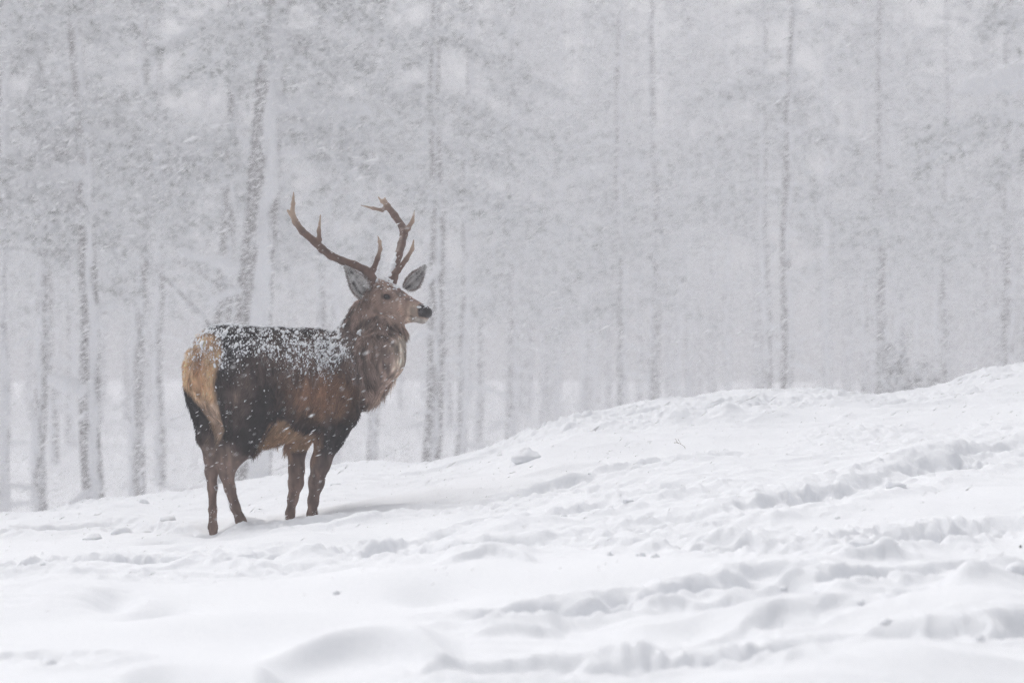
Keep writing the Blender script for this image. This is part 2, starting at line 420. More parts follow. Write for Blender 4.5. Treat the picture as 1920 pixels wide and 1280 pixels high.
def axis(lo, hi, step, far_lo, far_hi, g=1.16):
    c = list(np.arange(lo, hi + step / 2, step)); d = step
    while c[-1] < far_hi: d *= g; c.append(c[-1] + d)
    d = step
    while c[0] > far_lo: d *= g; c.insert(0, c[0] - d)
    return np.array(c)

gx = axis(-4.3, 4.3, 0.0125, -150, 150)
gy = axis(8.2, 21.2, 0.021, -12, 270, 1.12)
GX, GY = np.meshgrid(gx, gy)
GZ = ground_z(GX, GY)
nx, ny = len(gx), len(gy)
i, j = np.meshgrid(np.arange(nx - 1), np.arange(ny - 1))
a0 = (j * nx + i).ravel()
ground = mesh_np('snow_ground', np.stack([GX, GY, GZ], -1).reshape(-1, 3), np.stack([a0, a0 + 1, a0 + nx + 1, a0 + nx], -1), M_SNOW)
tag(ground, kind='structure')

# ------------------------------------------------------------------ sculpting: distance fields turned into one continuous mesh
class Field:
    def __init__(s, lo, hi, h):
        s.lo, s.h = np.array(lo, float), h
        s.n = np.ceil((np.array(hi) - s.lo) / h).astype(int) + 1
        s.f = np.full(s.n, 0.5, np.float32)
    def _put(s, lo, hi, fn, k):
        m = k + 3 * s.h
        i0 = np.maximum(np.floor((lo - m - s.lo) / s.h).astype(int), 0); i1 = np.minimum(np.ceil((hi + m - s.lo) / s.h).astype(int) + 1, s.n)
        if np.any(i1 <= i0): return
        ax = [(s.lo[a] + s.h * np.arange(i0[a], i1[a])).astype(np.float32) for a in range(3)]
        X, Y, Z = np.meshgrid(*ax, indexing='ij')
        d = fn(X, Y, Z)
        sl = tuple(slice(i0[a], i1[a]) for a in range(3))
        o = s.f[sl]
        hh = np.clip(0.5 + 0.5 * (o - d) / k, 0, 1)
        s.f[sl] = o * (1 - hh) + d * hh - k * hh * (1 - hh)
    def cone(s, p, q, r1, r2, k=0.03):
        p, q = np.asarray(p, float), np.asarray(q, float); b = q - p; L2 = max(float(b @ b), 1e-9)
        def fn(X, Y, Z):
            x, y, z = X - p[0], Y - p[1], Z - p[2]
            t = np.clip((x * b[0] + y * b[1] + z * b[2]) / L2, 0, 1)
            return np.sqrt((x - t * b[0]) ** 2 + (y - t * b[1]) ** 2 + (z - t * b[2]) ** 2) - (r1 + (r2 - r1) * t)
        r = max(r1, r2)
        s._put(np.minimum(p, q) - r, np.maximum(p, q) + r, fn, k)
    def chain(s, pts, rs, k=0.02):
        for a in range(len(pts) - 1): s.cone(pts[a], pts[a + 1], rs[a], rs[a + 1], k)
    def ell(s, c, A, r, k=0.05):
        c = np.asarray(c, float); A = np.asarray(A, float); r = np.asarray(r, float); R = r.max()
        def fn(X, Y, Z):
            x, y, z = X - c[0], Y - c[1], Z - c[2]
            k0 = 0; k1 = 0
            for a in range(3):
                u = A[a][0] * x + A[a][1] * y + A[a][2] * z
                k0 = k0 + (u / r[a]) ** 2; k1 = k1 + (u / r[a] ** 2) ** 2
            k0 = np.sqrt(k0) + 1e-6
            return k0 * (k0 - 1) / (np.sqrt(k1) + 1e-6)
        s._put(c - R, c + R, fn, k)
    def mesh(s):
        f = s.f; S = f < 0; n = s.n
        c = [S[dx:n[0] - 1 + dx, dy:n[1] - 1 + dy, dz:n[2] - 1 + dz] for dx in (0, 1) for dy in (0, 1) for dz in (0, 1)]
        cnt = sum(x.astype(np.int8) for x in c)
        I = np.argwhere((cnt > 0) & (cnt < 8))
        idx = np.full(n - 1, -1, np.int64); idx[I[:, 0], I[:, 1], I[:, 2]] = np.arange(len(I))
        acc = np.zeros((len(I), 3)); num = np.zeros(len(I))
        corners = [(dx, dy, dz) for dx in (0, 1) for dy in (0, 1) for dz in (0, 1)]
        for a in range(8):
            for b in range(a + 1, 8):
                A, B = np.array(corners[a]), np.array(corners[b])
                if np.abs(A - B).sum() != 1: continue
                fa = f[tuple((I + A).T)]; fb = f[tuple((I + B).T)]
                m = (fa < 0) != (fb < 0)
                t = np.where(m, fa / np.where(fa == fb, 1, fa - fb), 0)[:, None]
                acc += np.where(m[:, None], A + (B - A) * t, 0); num += m
        V = s.lo + s.h * (I + acc / num[:, None])
        Q = []
        for ax in range(3):
            u, v = [(1, 2), (2, 0), (0, 1)][ax]
            a = [slice(None)] * 3; b = [slice(None)] * 3
            a[ax] = slice(0, -1); b[ax] = slice(1, None)
            E = np.argwhere(S[tuple(a)] != S[tuple(b)])
            E = E[(E[:, u] > 0) & (E[:, v] > 0) & (E[:, u] < n[u] - 1) & (E[:, v] < n[v] - 1)]
            eu = np.zeros(3, int); eu[u] = 1; ev = np.zeros(3, int); ev[v] = 1
            q = np.stack([idx[tuple((E - eu - ev).T)], idx[tuple((E - ev).T)], idx[tuple(E.T)], idx[tuple((E - eu).T)]], -1)
            ins = S[tuple(E.T)]
            q[~ins] = q[~ins][:, ::-1]
            Q.append(q)
        Q = np.vstack(Q); Q = Q[(Q >= 0).all(1)]
        return V, Q

def normals(V, Q):
    n = np.cross(V[Q[:, 2]] - V[Q[:, 0]], V[Q[:, 3]] - V[Q[:, 1]])
    N = np.zeros_like(V)
    for a in range(4): np.add.at(N, Q[:, a], n)
    return N / (np.linalg.norm(N, axis=1)[:, None] + 1e-12)

# ------------------------------------------------------------------ the stag
ROOT = np.array([-1.394, 16.0, 0.0])
PHI = rad(54); CF, SF = math.cos(PHI), math.sin(PHI)
def P(a, b, z):
    """a forward, b to the stag's right, z up, from the point between its feet"""
    return ROOT + np.array([a * CF + b * SF, a * SF - b * CF, z])
FWD, RGT, UPV = np.array([CF, SF, 0]), np.array([SF, -CF, 0]), np.array([0, 0, 1.0])
AX = [FWD, RGT, UPV]

# head frame
TH, PI_ = rad(-28), rad(-11)
HF = np.array([math.cos(TH) * math.cos(PI_), math.sin(TH) * math.cos(PI_), math.sin(PI_)])
HS = np.array([math.sin(TH), -math.cos(TH), 0])
HU = np.cross(HS, HF)
if HU[2] < 0: HU = -HU
HO = at(724, 562, 16.36)
HAX = [HF, HS, HU]
def H(f, s, u): return HO + HF * f + HS * s + HU * u

body = Field((-2.05, 15.15, -0.22), (-0.22, 16.95, 1.45), 0.0095)
# trunk
body.ell(P(0.14, 0, 0.80), AX, (0.50, 0.235, 0.285), 0.06)
body.ell(P(0.44, 0, 0.80), AX, (0.27, 0.225, 0.29), 0.08)
body.ell(P(-0.12, 0, 0.815), AX, (0.46, 0.225, 0.275), 0.08)
body.ell(P(-0.34, 0, 0.88), AX, (0.25, 0.21, 0.235), 0.08)
body.cone(P(-0.38, 0, 0.98), P(0.42, 0, 1.0), 0.125, 0.10, 0.08)
# haunches
body.ell(P(-0.335, 0.125, 0.78), AX, (0.215, 0.12, 0.27), 0.06)
body.ell(P(-0.30, -0.11, 0.78), AX, (0.20, 0.115, 0.27), 0.06)
# shoulders
body.ell(P(0.44, 0.13, 0.74), AX, (0.19, 0.115, 0.25), 0.06)
body.ell(P(0.44, -0.13, 0.74), AX, (0.19, 0.115, 0.25), 0.06)
# brisket and belly
body.cone(P(0.30, 0, 0.58), P(-0.10, 0, 0.585), 0.12, 0.11, 0.07)
body.cone(P(-0.06, 0.0, 0.51), P(0.10, 0, 0.50), 0.045, 0.035, 0.05)
# hind legs: stag's right, then left
body.chain([at(478, 770, 15.62), at(455, 825, 15.66), at(428, 872, 15.70)], [0.115, 0.085, 0.052], 0.06)
body.chain([at(428, 872, 15.70), at(425, 888, 15.71), at(431, 915, 15.72), at(441, 950, 15.72), at(452, 977, 15.72), at(458, 998, 15.70), at(464, 1018, 15.68)], [0.046, 0.040, 0.030, 0.026, 0.028, 0.025, 0.030], 0.02)
body.chain([P(-0.31, -0.085, 0.66), at(398, 815, 15.70), at(397, 858, 15.72)], [0.125, 0.075, 0.046], 0.05)
body.chain([at(397, 858, 15.72), at(396, 885, 15.74), at(398, 915, 15.75), at(399, 955, 15.75), at(399, 988, 15.74), at(401, 1010, 15.72), at(405, 1030, 15.70)], [0.040, 0.034, 0.025, 0.0215, 0.025, 0.022, 0.028], 0.02)
# fore legs: right, then left
body.chain([at(640, 770, 16.20), at(616, 822, 16.20), at(601, 868, 16.20), at(593, 905, 16.20), at(587, 938, 16.20), at(585, 965, 16.20), at(586, 985, 16.18), at(590, 1000, 16.14)],
           [0.105, 0.076, 0.053, 0.040, 0.026, 0.0255, 0.024, 0.030], 0.035)
body.chain([at(575, 790, 16.40), at(556, 838, 16.38), at(556, 880, 16.37), at(555, 905, 16.37), at(549, 935, 16.37), at(544, 962, 16.37), at(543, 985, 16.34), at(546, 1000, 16.30)],
           [0.09, 0.058, 0.043, 0.041, 0.027, 0.0235, 0.024, 0.030], 0.03)
# neck and mane
body.cone(at(655, 700, 16.38), at(699, 602, 16.42), 0.205, 0.135, 0.07)
body.cone(at(680, 690, 16.26), at(712, 668, 16.20), 0.17, 0.150, 0.07)
body.cone(at(712, 676, 16.20), at(722, 620, 16.30), 0.115, 0.115, 0.06)
body.cone(at(699, 602, 16.42), H(-0.04, 0, -0.02), 0.125, 0.10, 0.05)
body.cone(at(700, 706, 16.18), at(680, 720, 16.24), 0.075, 0.095, 0.06)
# head
body.ell(H(-0.02, 0, 0.015), HAX, (0.125, 0.082, 0.082), 0.03)
body.cone(H(0.02, 0, 0.01), H(0.235, 0, -0.022), 0.073, 0.045, 0.03)
body.cone(H(0.0, 0, -0.06), H(0.16, 0, -0.062), 0.068, 0.042, 0.03)
body.cone(H(0.16, 0, -0.055), H(0.262, 0, -0.066), 0.036, 0.027, 0.02)
body.ell(H(0.265, 0, -0.024), HAX, (0.042, 0.044, 0.038), 0.02)
for s in (1, -1):
    body.ell(H(0.035, s * 0.062, 0.052), HAX, (0.045, 0.020, 0.018), 0.02)
    body.ell(H(-0.045, s * 0.045, 0.08), HAX, (0.03, 0.028, 0.035), 0.03)
    body.ell(H(0.02, s * 0.052, -0.05), HAX, (0.07, 0.022, 0.045), 0.03)
    body.ell(H(0.045, s * 0.076, 0.026), HAX, (0.030, 0.014, 0.020), 0.015)
BV, BQ = body.mesh()
del body
BN = normals(BV, BQ)

# coat pattern: the stag's own colours over its body
def lin(r, g, b): return np.array([((c / 255 + 0.055) / 1.055) ** 2.4 for c in (r, g, b)])
def Xp(px): return (px - 960) / 330.0
def Zp(py): return CAMZ + (640 - py) / 330.0
def blob(p, px, py, rx, ry):
    return np.exp(-(((p[:, 0] - Xp(px)) * 330 / rx) ** 2 + ((p[:, 2] - Zp(py)) * 330 / ry) ** 2))
def poly_mask(p, pts, soft=6.0):
    """soft inside test of a traced patch"""
    x = p[:, 0] * 330 + 960; y = 640 - (p[:, 2] - CAMZ) * 330
    pts = np.array(pts, float); ins = np.zeros(len(p), bool); dm = np.full(len(p), 1e9)
    for a in range(len(pts)):
        (x1, y1), (x2, y2) = pts[a], pts[(a + 1) % len(pts)]
        c = ((y1 > y) != (y2 > y)) & (x < (x2 - x1) * (y - y1) / ((y2 - y1) if y2 != y1 else 1e-9) + x1)
        ins ^= c
        ex, ey = x2 - x1, y2 - y1
        t = np.clip(((x - x1) * ex + (y - y1) * ey) / (ex * ex + ey * ey + 1e-9), 0, 1)
        dm = np.minimum(dm, np.hypot(x - x1 - t * ex, y - y1 - t * ey))
    return np.clip(0.5 + np.where(ins, dm, -dm) / (2 * soft), 0, 1)

def coat(p, n):
    q = p - ROOT
    a = q @ FWD; b = q @ RGT; z = p[:, 2]
    h = (p - HO); hf, hs, hu = h @ HF, h @ HS, h @ HU
    nz = noise3(p, 9, 3); n2 = noise3(p, 24, 4); n3 = noise3(p, 60, 5)
    jit = 0.35 * nz + 0.3 * n2 + 0.2 * n3
    def mix(c, col, m): return c * (1 - m[:, None]) + np.array(col)[None] * m[:, None]
    c = np.repeat(np.array([[0.014, 0.011, 0.012]]), len(p), 0)
    near = sstep(-0.25, 0.15, -n[:, 1] + 0.6 * n[:, 0])
    c = mix(c, (0.34, 0.175, 0.10), np.clip(blob(p, 606, 735, 52, 44) * 1.2 + 0.4 * jit * blob(p, 610, 735, 80, 70), 0, 1))
    c = mix(c, (0.22, 0.135, 0.105), np.clip(blob(p, 560, 665, 75, 45) * (0.55 + 0.8 * jit), 0, 1))
    c = mix(c, (0.12, 0.08, 0.065), np.clip(blob(p, 463, 735, 26, 48) * (0.95 + 0.8 * jit), 0, 1))
    c = mix(c, (0.14, 0.095, 0.075), np.clip(blob(p, 405, 838, 22, 30) + blob(p, 440, 850, 22, 24), 0, 1))
    c = mix(c, (0.06, 0.045, 0.04), np.clip(0.8 * jit, 0, 0.7))
    # belly and flank fold
    rear = sstep(0.45, -0.1, n @ FWD)
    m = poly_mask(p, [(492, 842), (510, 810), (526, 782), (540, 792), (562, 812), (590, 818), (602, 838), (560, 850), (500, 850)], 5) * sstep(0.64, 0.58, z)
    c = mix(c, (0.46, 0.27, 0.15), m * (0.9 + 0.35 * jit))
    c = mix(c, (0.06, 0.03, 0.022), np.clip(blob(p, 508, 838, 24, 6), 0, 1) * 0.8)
    # rump patch, lighter strip between the thighs, tail line
    m = poly_mask(p, [(335, 700), (338, 650), (356, 628), (400, 618), (428, 638), (434, 660), (424, 690), (417, 715), (424, 760), (431, 800), (424, 818), (412, 790), (388, 752), (366, 724), (352, 706)], 4.5) * sstep(0.75, 0.35, n @ FWD)
    c = mix(c, (0.76, 0.475, 0.28), np.clip(m * (1.0 + 0.2 * jit), 0, 1))
    c = mix(c, (0.48, 0.34, 0.26), m * sstep(0.76, 0.66, z) * 0.9)
    c = mix(c, (0.50, 0.27, 0.145), m * poly_mask(p, [(384, 668), (396, 655), (402, 690), (400, 728), (392, 738), (382, 715)], 5) * 0.85)
    c = mix(c, (0.16, 0.08, 0.045), m * np.clip(blob(p, 390, 672, 6, 14), 0, 1) * 0.7)
    # legs
    leg = sstep(0.44, 0.34, z) * (z < 0.5)
    c = mix(c, (0.21, 0.138, 0.11), leg * (0.92 + 0.3 * jit))
    c = mix(c, (0.05, 0.036, 0.034), np.clip(leg * (0.45 * sstep(0.1, 0.6, jit + 0.15)), 0, 1))
    fl = (a > 0.02) * sstep(0.30, 0.42, z) * sstep(0.56, 0.46, z)
    c = mix(c, (0.20, 0.115, 0.072), fl * sstep(0.25, -0.35, n @ RGT - 0.25) * 0.9 * (b < 0.03))
    c = mix(c, (0.19, 0.11, 0.072), poly_mask(p, [(583, 812), (604, 810), (604, 826), (588, 870), (578, 880), (578, 850)], 4) * 0.85)
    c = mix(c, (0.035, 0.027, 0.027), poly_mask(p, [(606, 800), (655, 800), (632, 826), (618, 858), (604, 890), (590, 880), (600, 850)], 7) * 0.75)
    # neck
    nk = poly_mask(p, [(618, 632), (640, 600), (668, 540), (760, 540), (800, 600), (775, 690), (745, 745), (694, 762), (676, 735), (655, 680)], 9)
    c = mix(c, (0.125, 0.088, 0.072), nk * (0.95 + 0.25 * jit))
    c = mix(c, (0.05, 0.037, 0.033), nk * np.clip(blob(p, 652, 632, 14, 34) + 0.7 * blob(p, 668, 690, 22, 30), 0, 1) * 0.85)
    c = mix(c, (0.055, 0.042, 0.038), nk * np.clip(1.6 * jit - 0.1, 0, 0.7))
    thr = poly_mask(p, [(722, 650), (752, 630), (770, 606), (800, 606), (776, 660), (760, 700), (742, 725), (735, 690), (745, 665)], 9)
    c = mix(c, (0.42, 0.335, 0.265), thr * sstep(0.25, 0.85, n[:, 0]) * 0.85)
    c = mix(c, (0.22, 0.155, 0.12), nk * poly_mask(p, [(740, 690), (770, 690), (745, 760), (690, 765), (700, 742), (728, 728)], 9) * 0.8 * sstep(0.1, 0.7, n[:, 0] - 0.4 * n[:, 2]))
    # head
    hd = (sstep(-0.13, -0.03, hf) * sstep(-0.15, -0.09, hu) * (np.abs(hs) < 0.13) * (hf < 0.36))
    c = mix(c, (0.135, 0.092, 0.073), hd * (0.95 + 0.2 * jit))
    c = mix(c, (0.24, 0.17, 0.135), hd * np.clip(sstep(0.02, 0.18, hf) * sstep(0.05, -0.05, hu), 0, 1) * 0.8)
    c = mix(c, (0.38, 0.29, 0.225), hd * sstep(0.16, 0.215, hf) * sstep(0.26, 0.225, hf) * sstep(0.035, -0.02, hu) * 0.8)
    c = mix(c, (0.085, 0.055, 0.045), hd * sstep(0.025, 0.06, hu + 0.12 * hf) * sstep(0.02, 0.09, hf) * 0.75)
    c = mix(c, (0.045, 0.032, 0.028), hd * np.exp(-((hf - 0.10) / 0.028) ** 2 - ((hs - 0.045) / 0.03) ** 2 - ((hu - 0.05) / 0.03) ** 2) * 0.8)
    c = mix(c, (0.56, 0.48, 0.42), hd * sstep(-0.052, -0.066, hu) * sstep(0.19, 0.235, hf))
    c = mix(c, (0.05, 0.035, 0.03), hd * np.exp(-((hf - 0.205) / 0.016) ** 2 - ((hu + 0.058) / 0.010) ** 2))
    c = mix(c, (0.022, 0.019, 0.02), hd * sstep(0.228, 0.25, hf + 0.25 * hu) * sstep(-0.056, -0.048, hu) * sstep(0.034, 0.012, hu - 0.0))
    e = (hf - 0.052) ** 2 / 0.030 ** 2 + (hu - 0.026) ** 2 / 0.020 ** 2
    c = mix(c, (0.21, 0.15, 0.12), hd * np.exp(-((np.sqrt(e) - 1.5) / 0.45) ** 2) * 0.5)
    c = mix(c, (0.02, 0.015, 0.014), hd * np.exp(-e * 1.0) * 0.95)
    c = c * (1 + (np.maximum(nk, hd) * (c[:, 0] < 0.3))[:, None] * np.array([0.78, 0.72, 0.69])[None])
    lock = noise3(p * np.array([1.0, 1.0, 0.3]), 44, 6) + 0.5 * noise3(p * np.array([1.0, 1.0, 0.35]), 95, 7)
    c = c * np.exp(lock * (0.50 + 0.65 * nk * (1 - 0.75 * hd)))[:, None]
    c = c * (1 + 0.45 * sstep(0.03, 0.07, c[:, 0]) * sstep(0.35, 0.22, c[:, 0]))[:, None] * np.array([0.92, 0.97, 1.01])[None] * (1 + 0.3 * np.maximum(hd, 0.6 * nk))[:, None]
    return np.clip(c, 0.004, 0.9)

def set_col(me, C):
    at_ = me.attributes.new('coat', 'FLOAT_COLOR', 'POINT')
    at_.data.foreach_set('color', np.hstack([C, np.ones((len(C), 1))]).astype(np.float32).ravel())

stag = empty('red_deer', ROOT.tolist())
tag(stag, 'antlered brown stag standing in the snow with its head turned back', 'deer')
bo = mesh_np('body', BV - ROOT, BQ, M_COAT, stag)
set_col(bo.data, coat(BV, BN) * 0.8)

# fur
def fur_curves(name, parent, root, Pn, Nn, D, L, C, lift, rad_, seg=5, curl=0.25, clump=None, frost=None):
    n = len(Pn)
    D = D - (D * Nn).sum(1)[:, None] * Nn
    D /= np.linalg.norm(D, axis=1)[:, None] + 1e-9
    if clump is not None: D = D + clump
    t = np.linspace(0, 1, seg)
    pos = Pn[:, None, :] - Nn[:, None, :] * 0.003 + L[:, None, None] * (t[None, :, None] * D[:, None, :] * (1 - 0.15 * t[None, :, None]) + (lift[:, None] * (t - 0.62 * t * t)[None, :])[:, :, None] * Nn[:, None, :] * 1.6)
    pos = pos + (np.array([0, 0, -1.0]) * 0.22 * curl)[None, None, :] * (L[:, None] * (t * t)[None, :])[:, :, None]
    cu = bpy.data.hair_curves.new(name)
    cu.add_curves([seg] * n)
    cu.attributes['position'].data.foreach_set('vector', (pos - root).astype(np.float32).ravel())
    r = cu.attributes.get('radius') or cu.attributes.new('radius', 'FLOAT', 'POINT')
    prof = (1 - 0.85 * t ** 1.5)
    r.data.foreach_set('value', (rad_[:, None] * prof[None, :]).astype(np.float32).ravel())
    ca = cu.attributes.new('coat', 'FLOAT_COLOR', 'POINT')
    shade = np.repeat(C[:, None, :], seg, 1)
    if frost is not None:
        m = (frost[:, None] * sstep(0.25, 0.7, t)[None, :])[:, :, None]
        shade = shade * (1 - m) + np.array([0.82, 0.83, 0.86]) * m
    ca.data.foreach_set('color', np.concatenate([shade, np.ones((n, seg, 1))], -1).astype(np.float32).ravel())
    cu.materials.append(M_FUR)
    o = bpy.data.objects.new(name, cu); COL.objects.link(o); o.parent = parent
    return o

def sample(V, Q, N, count, weight=None):
    T = np.vstack([Q[:, [0, 1, 2]], Q[:, [0, 2, 3]]])
    ar = np.linalg.norm(np.cross(V[T[:, 1]] - V[T[:, 0]], V[T[:, 2]] - V[T[:, 0]]), axis=1)
    if weight is not None: ar = ar * weight[T].mean(1)
    k = RNG.choice(len(T), count, p=ar / ar.sum())
    u, v = RNG.random(count), RNG.random(count); fl = u + v > 1; u[fl], v[fl] = 1 - u[fl], 1 - v[fl]
    w = np.stack([1 - u - v, u, v], -1)[:, :, None]
    p = (V[T[k]] * w).sum(1); n = (N[T[k]] * w).sum(1)
    return p, n / (np.linalg.norm(n, axis=1)[:, None] + 1e-9)

def body_flow(p, n):
    """lie of the coat, length"""
    q = p - ROOT; a = q @ FWD; z = p[:, 2]
    h = p - HO; hf, hs, hu = h @ HF, h @ HS, h @ HU
    D = -FWD[None] * 0.75 + np.array([0, 0, -0.75])[None] + np.zeros_like(p)
    L = np.full(len(p), 0.030)
    legw = sstep(0.52, 0.40, z)[:, None]
    D = D * (1 - legw) + np.array([-0.1, 0, -1.0]) * legw
    L = L * (1 - legw[:, 0]) + 0.008 * legw[:, 0]
    rump = (sstep(-0.42, -0.56, a) * sstep(0.5, 0.6, z))[:, None]
    D = D * (1 - rump) + np.array([0.12, 0.02, -1.0]) * rump
    nk = poly_mask(p, [(630, 625), (640, 600), (668, 540), (760, 540), (800, 600), (775, 690), (745, 750), (690, 765), (672, 735), (655, 680)], 12)[:, None]
    D = D * (1 - nk) + np.array([0.18, -0.1, -1.0]) * nk
    L = L * (1 - nk[:, 0]) + nk[:, 0] * (0.048 + 0.018 * sstep(1.02, 0.8, z)) * (1 - 0.4 * sstep(1.1, 1.2, z))
    hd = (sstep(-0.10, 0.03, hf) * sstep(-0.15, -0.08, hu) * (np.abs(hs) < 0.13))[:, None]
    D = D * (1 - hd) + (-HF * 0.8 + np.array([0, 0, -0.5])) * hd
    L = L * (1 - hd[:, 0]) + hd[:, 0] * 0.014
    L = np.where(hf > 0.17, np.minimum(L, 0.008), L)
    L = np.where((blob(p, 508, 838, 26, 10) > 0.3) & (z < 0.55), 0.05, L)
    return D, L

w = np.ones(len(BV))
hh = BV - HO
w[(hh @ HF > 0.245) & (hh @ HU > -0.055)] = 0.0
w[BV[:, 2] < 0.0] = 0.0
w[((hh @ HF - 0.052) / 0.026) ** 2 + ((hh @ HU - 0.026) / 0.019) ** 2 < 1] = 0.0
w[hh @ HF > -0.1] *= 1.8
N_FUR = 130000
fp, fn_ = sample(BV, BQ, BN, N_FUR, w)
fd, fl_ = body_flow(fp, fn_)
fc = coat(fp, fn_) * np.exp(RNG.normal(0, 0.28, N_FUR))[:, None]
cl = 0.55 * np.stack([noise3(fp, 26, 61), noise3(fp, 26, 62), noise3(fp, 26, 63)], -1) + RNG.normal(0, 0.10, (N_FUR, 3))
fl_ = fl_ * (0.7 + 0.6 * RNG.random(N_FUR))
# snow caught in the coat: small elongated grains and clots
ICO_V = None
def ico():
    global ICO_V
    if ICO_V is None:
        g = (1 + 5 ** 0.5) / 2
        v = np.array([(-1, g, 0), (1, g, 0), (-1, -g, 0), (1, -g, 0), (0, -1, g), (0, 1, g), (0, -1, -g), (0, 1, -g), (g, 0, -1), (g, 0, 1), (-g, 0, -1), (-g, 0, 1)], float)
        f = np.array([(0, 11, 5), (0, 5, 1), (0, 1, 7), (0, 7, 10), (0, 10, 11), (1, 5, 9), (5, 11, 4), (11, 10, 2), (10, 7, 6), (7, 1, 8), (3, 9, 4), (3, 4, 2), (3, 2, 6), (3, 6, 8), (3, 8, 9), (4, 9, 5), (2, 4, 11), (6, 2, 10), (8, 6, 7), (9, 8, 1)])
        ICO_V = (v / np.linalg.norm(v[0]), f)
    return ICO_V

def grains(Pn, Dn, Nn, ln, wd, ht, jitter=0.18):
    """a 20-sided clot for every point, long axis Dn, up Nn"""
    v, f = ico(); n = len(Pn)
    D = Dn / (np.linalg.norm(Dn, axis=1)[:, None] + 1e-9); B = np.cross(Nn, D); B /= np.linalg.norm(B, axis=1)[:, None] + 1e-9
    U = np.cross(D, B)
    vj = v[None] * (1 + jitter * RNG.normal(0, 1, (n, 12, 1)))
    V = Pn[:, None, :] + vj[:, :, 0:1] * (ln[:, None] * D)[:, None, :] + vj[:, :, 1:2] * (wd[:, None] * B)[:, None, :] + vj[:, :, 2:3] * (ht[:, None] * U)[:, None, :]
    F = (f[None] + 12 * np.arange(n)[:, None, None]).reshape(-1, 3)
    return V.reshape(-1, 3), F

def snow_weight(V, N):
    q = V - ROOT; a = q @ FWD; b = q @ RGT; z = V[:, 2]
    up = N[:, 2]
    s = sstep(0.05, 0.75, up + 0.18 * (N @ RGT)) * sstep(0.72, 0.9, z)
    s = s * (0.25 + 0.75 * sstep(-0.25, 0.25, noise3(V, 7, 71) + 0.5 * noise3(V, 19, 72)))
    s = s * (1 - 0.6 * np.clip(blob(V, 480, 690, 40, 60), 0, 1)) * (1 - 0.5 * np.clip(blob(V, 475, 625, 25, 16), 0, 1))
    s = s + 0.45 * sstep(0.15, 0.6, up - 0.15 * (N @ FWD)) * sstep(-0.05, -0.3, a) * sstep(0.9, 1.0, z)
    s = s + 0.36 * poly_mask(V, [(530, 625), (640, 640), (668, 690), (690, 740), (676, 735), (640, 690), (600, 715), (560, 690), (530, 660)], 14) * sstep(-0.1, 0.4, N @ RGT + up)
    s = s * (1 - 0.94 * poly_mask(V, [(636, 630), (640, 560), (668, 540), (800, 540), (800, 690), (745, 760), (697, 760), (672, 690)], 8))
    h = V - HO; hf, hs, hu = h @ HF, h @ HS, h @ HU
    s = s + 0.8 * (sstep(-0.10, -0.02, hf) * sstep(0.06, 0.0, hf) * sstep(0.35, 0.75, up) * (hu > 0.03) * sstep(0.035, 0.0, hs) )
    s = s + 2.2 * poly_mask(V, [(411, 906), (424, 902), (432, 925), (446, 945), (440, 952), (426, 940), (416, 925)], 2.5)
    s = s + 0.25 * sstep(0.36, 0.26, z) * sstep(0.05, 0.5, noise3(V, 30, 73)) * (z > -0.02)
    s = s * (0.12 + 0.88 * sstep(-0.15, 0.35, noise3(V, 34, 74) + 0.6 * noise3(V, 75, 75)))
    return s + 0.006 * (z > 0.4)
fur = fur_curves('fur', bo, ROOT, fp, fn_, fd, fl_, np.clip(fc, 0.003, 0.85), 0.22 + 0.25 * RNG.random(N_FUR), 0.0007 + 0.0006 * RNG.random(N_FUR), clump=cl, frost=np.clip(1.7 * snow_weight(fp, fn_) * (0.1 + 0.9 * RNG.random(N_FUR) ** 1.5), 0, 0.9))
sw = snow_weight(BV, BN)
NS = 6500
sp, sn = sample(BV, BQ, BN, NS, sw)
sd, sl = body_flow(sp, sn)
sd = sd - (sd * sn).sum(1)[:, None] * sn
sz = np.exp(RNG.normal(-0.1, 0.5, NS)) * np.clip(0.55 + 0.45 * sstep(0, 0.6, sn[:, 2]), 0, 1)
sv, sf = grains(sp + sn * (0.012 * np.minimum(sl / 0.03, 1.2))[:, None], sd + RNG.normal(0, 0.12, (NS, 3)), sn, 0.0058 * sz, 0.0028 * sz, 0.0024 * sz)
tag(mesh_np('coat_snow', sv - ROOT, sf, M_PACK, bo), kind='stuff')

# antlers
def antler_col(V, tips, top):
    c = np.repeat(np.array([[0.13, 0.074, 0.055]]), len(V), 0)
    nz = noise3(V, 30, 81) * 0.5 + noise3(V, 80, 82) * 0.5
    c = c * (1 + 0.45 * nz)[:, None]
    for t in tips:
        d = np.linalg.norm(V - np.asarray(t), axis=1)
        m = sstep(0.17, 0.01, d)[:, None]
        c = c * (1 - m) + np.array([0.46, 0.34, 0.26]) * m
    return np.clip(c, 0.01, 0.8)

def build_antler(lo, hi, chains, tips, snow_pts):
    F = Field(lo, hi, 0.0042)
    for pts, rs in chains: F.chain(pts, rs, 0.012)
    V, Q = F.mesh()
    n = normals(V, Q)
    V = V + n * (0.0012 * noise3(V, 70, 83))[:, None]
    o = mesh_np('antler', V - ROOT, Q, M_ANTLER, stag)
    set_col(o.data, antler_col(V, tips, 0))
    # snow lying along its upper side
    Fs = Field(lo, hi, 0.0045)
    for pts, rs in snow_pts: Fs.chain(pts, rs, 0.01)
    if snow_pts:
        V2, Q2 = Fs.mesh()
        V2 = V2 + normals(V2, Q2) * (0.0035 * noise3(V2, 60, 84) + 0.003 * noise3(V2, 140, 85))[:, None]
        mesh_np('antler_snow', V2 - ROOT, Q2, M_PACK, o)
    return o

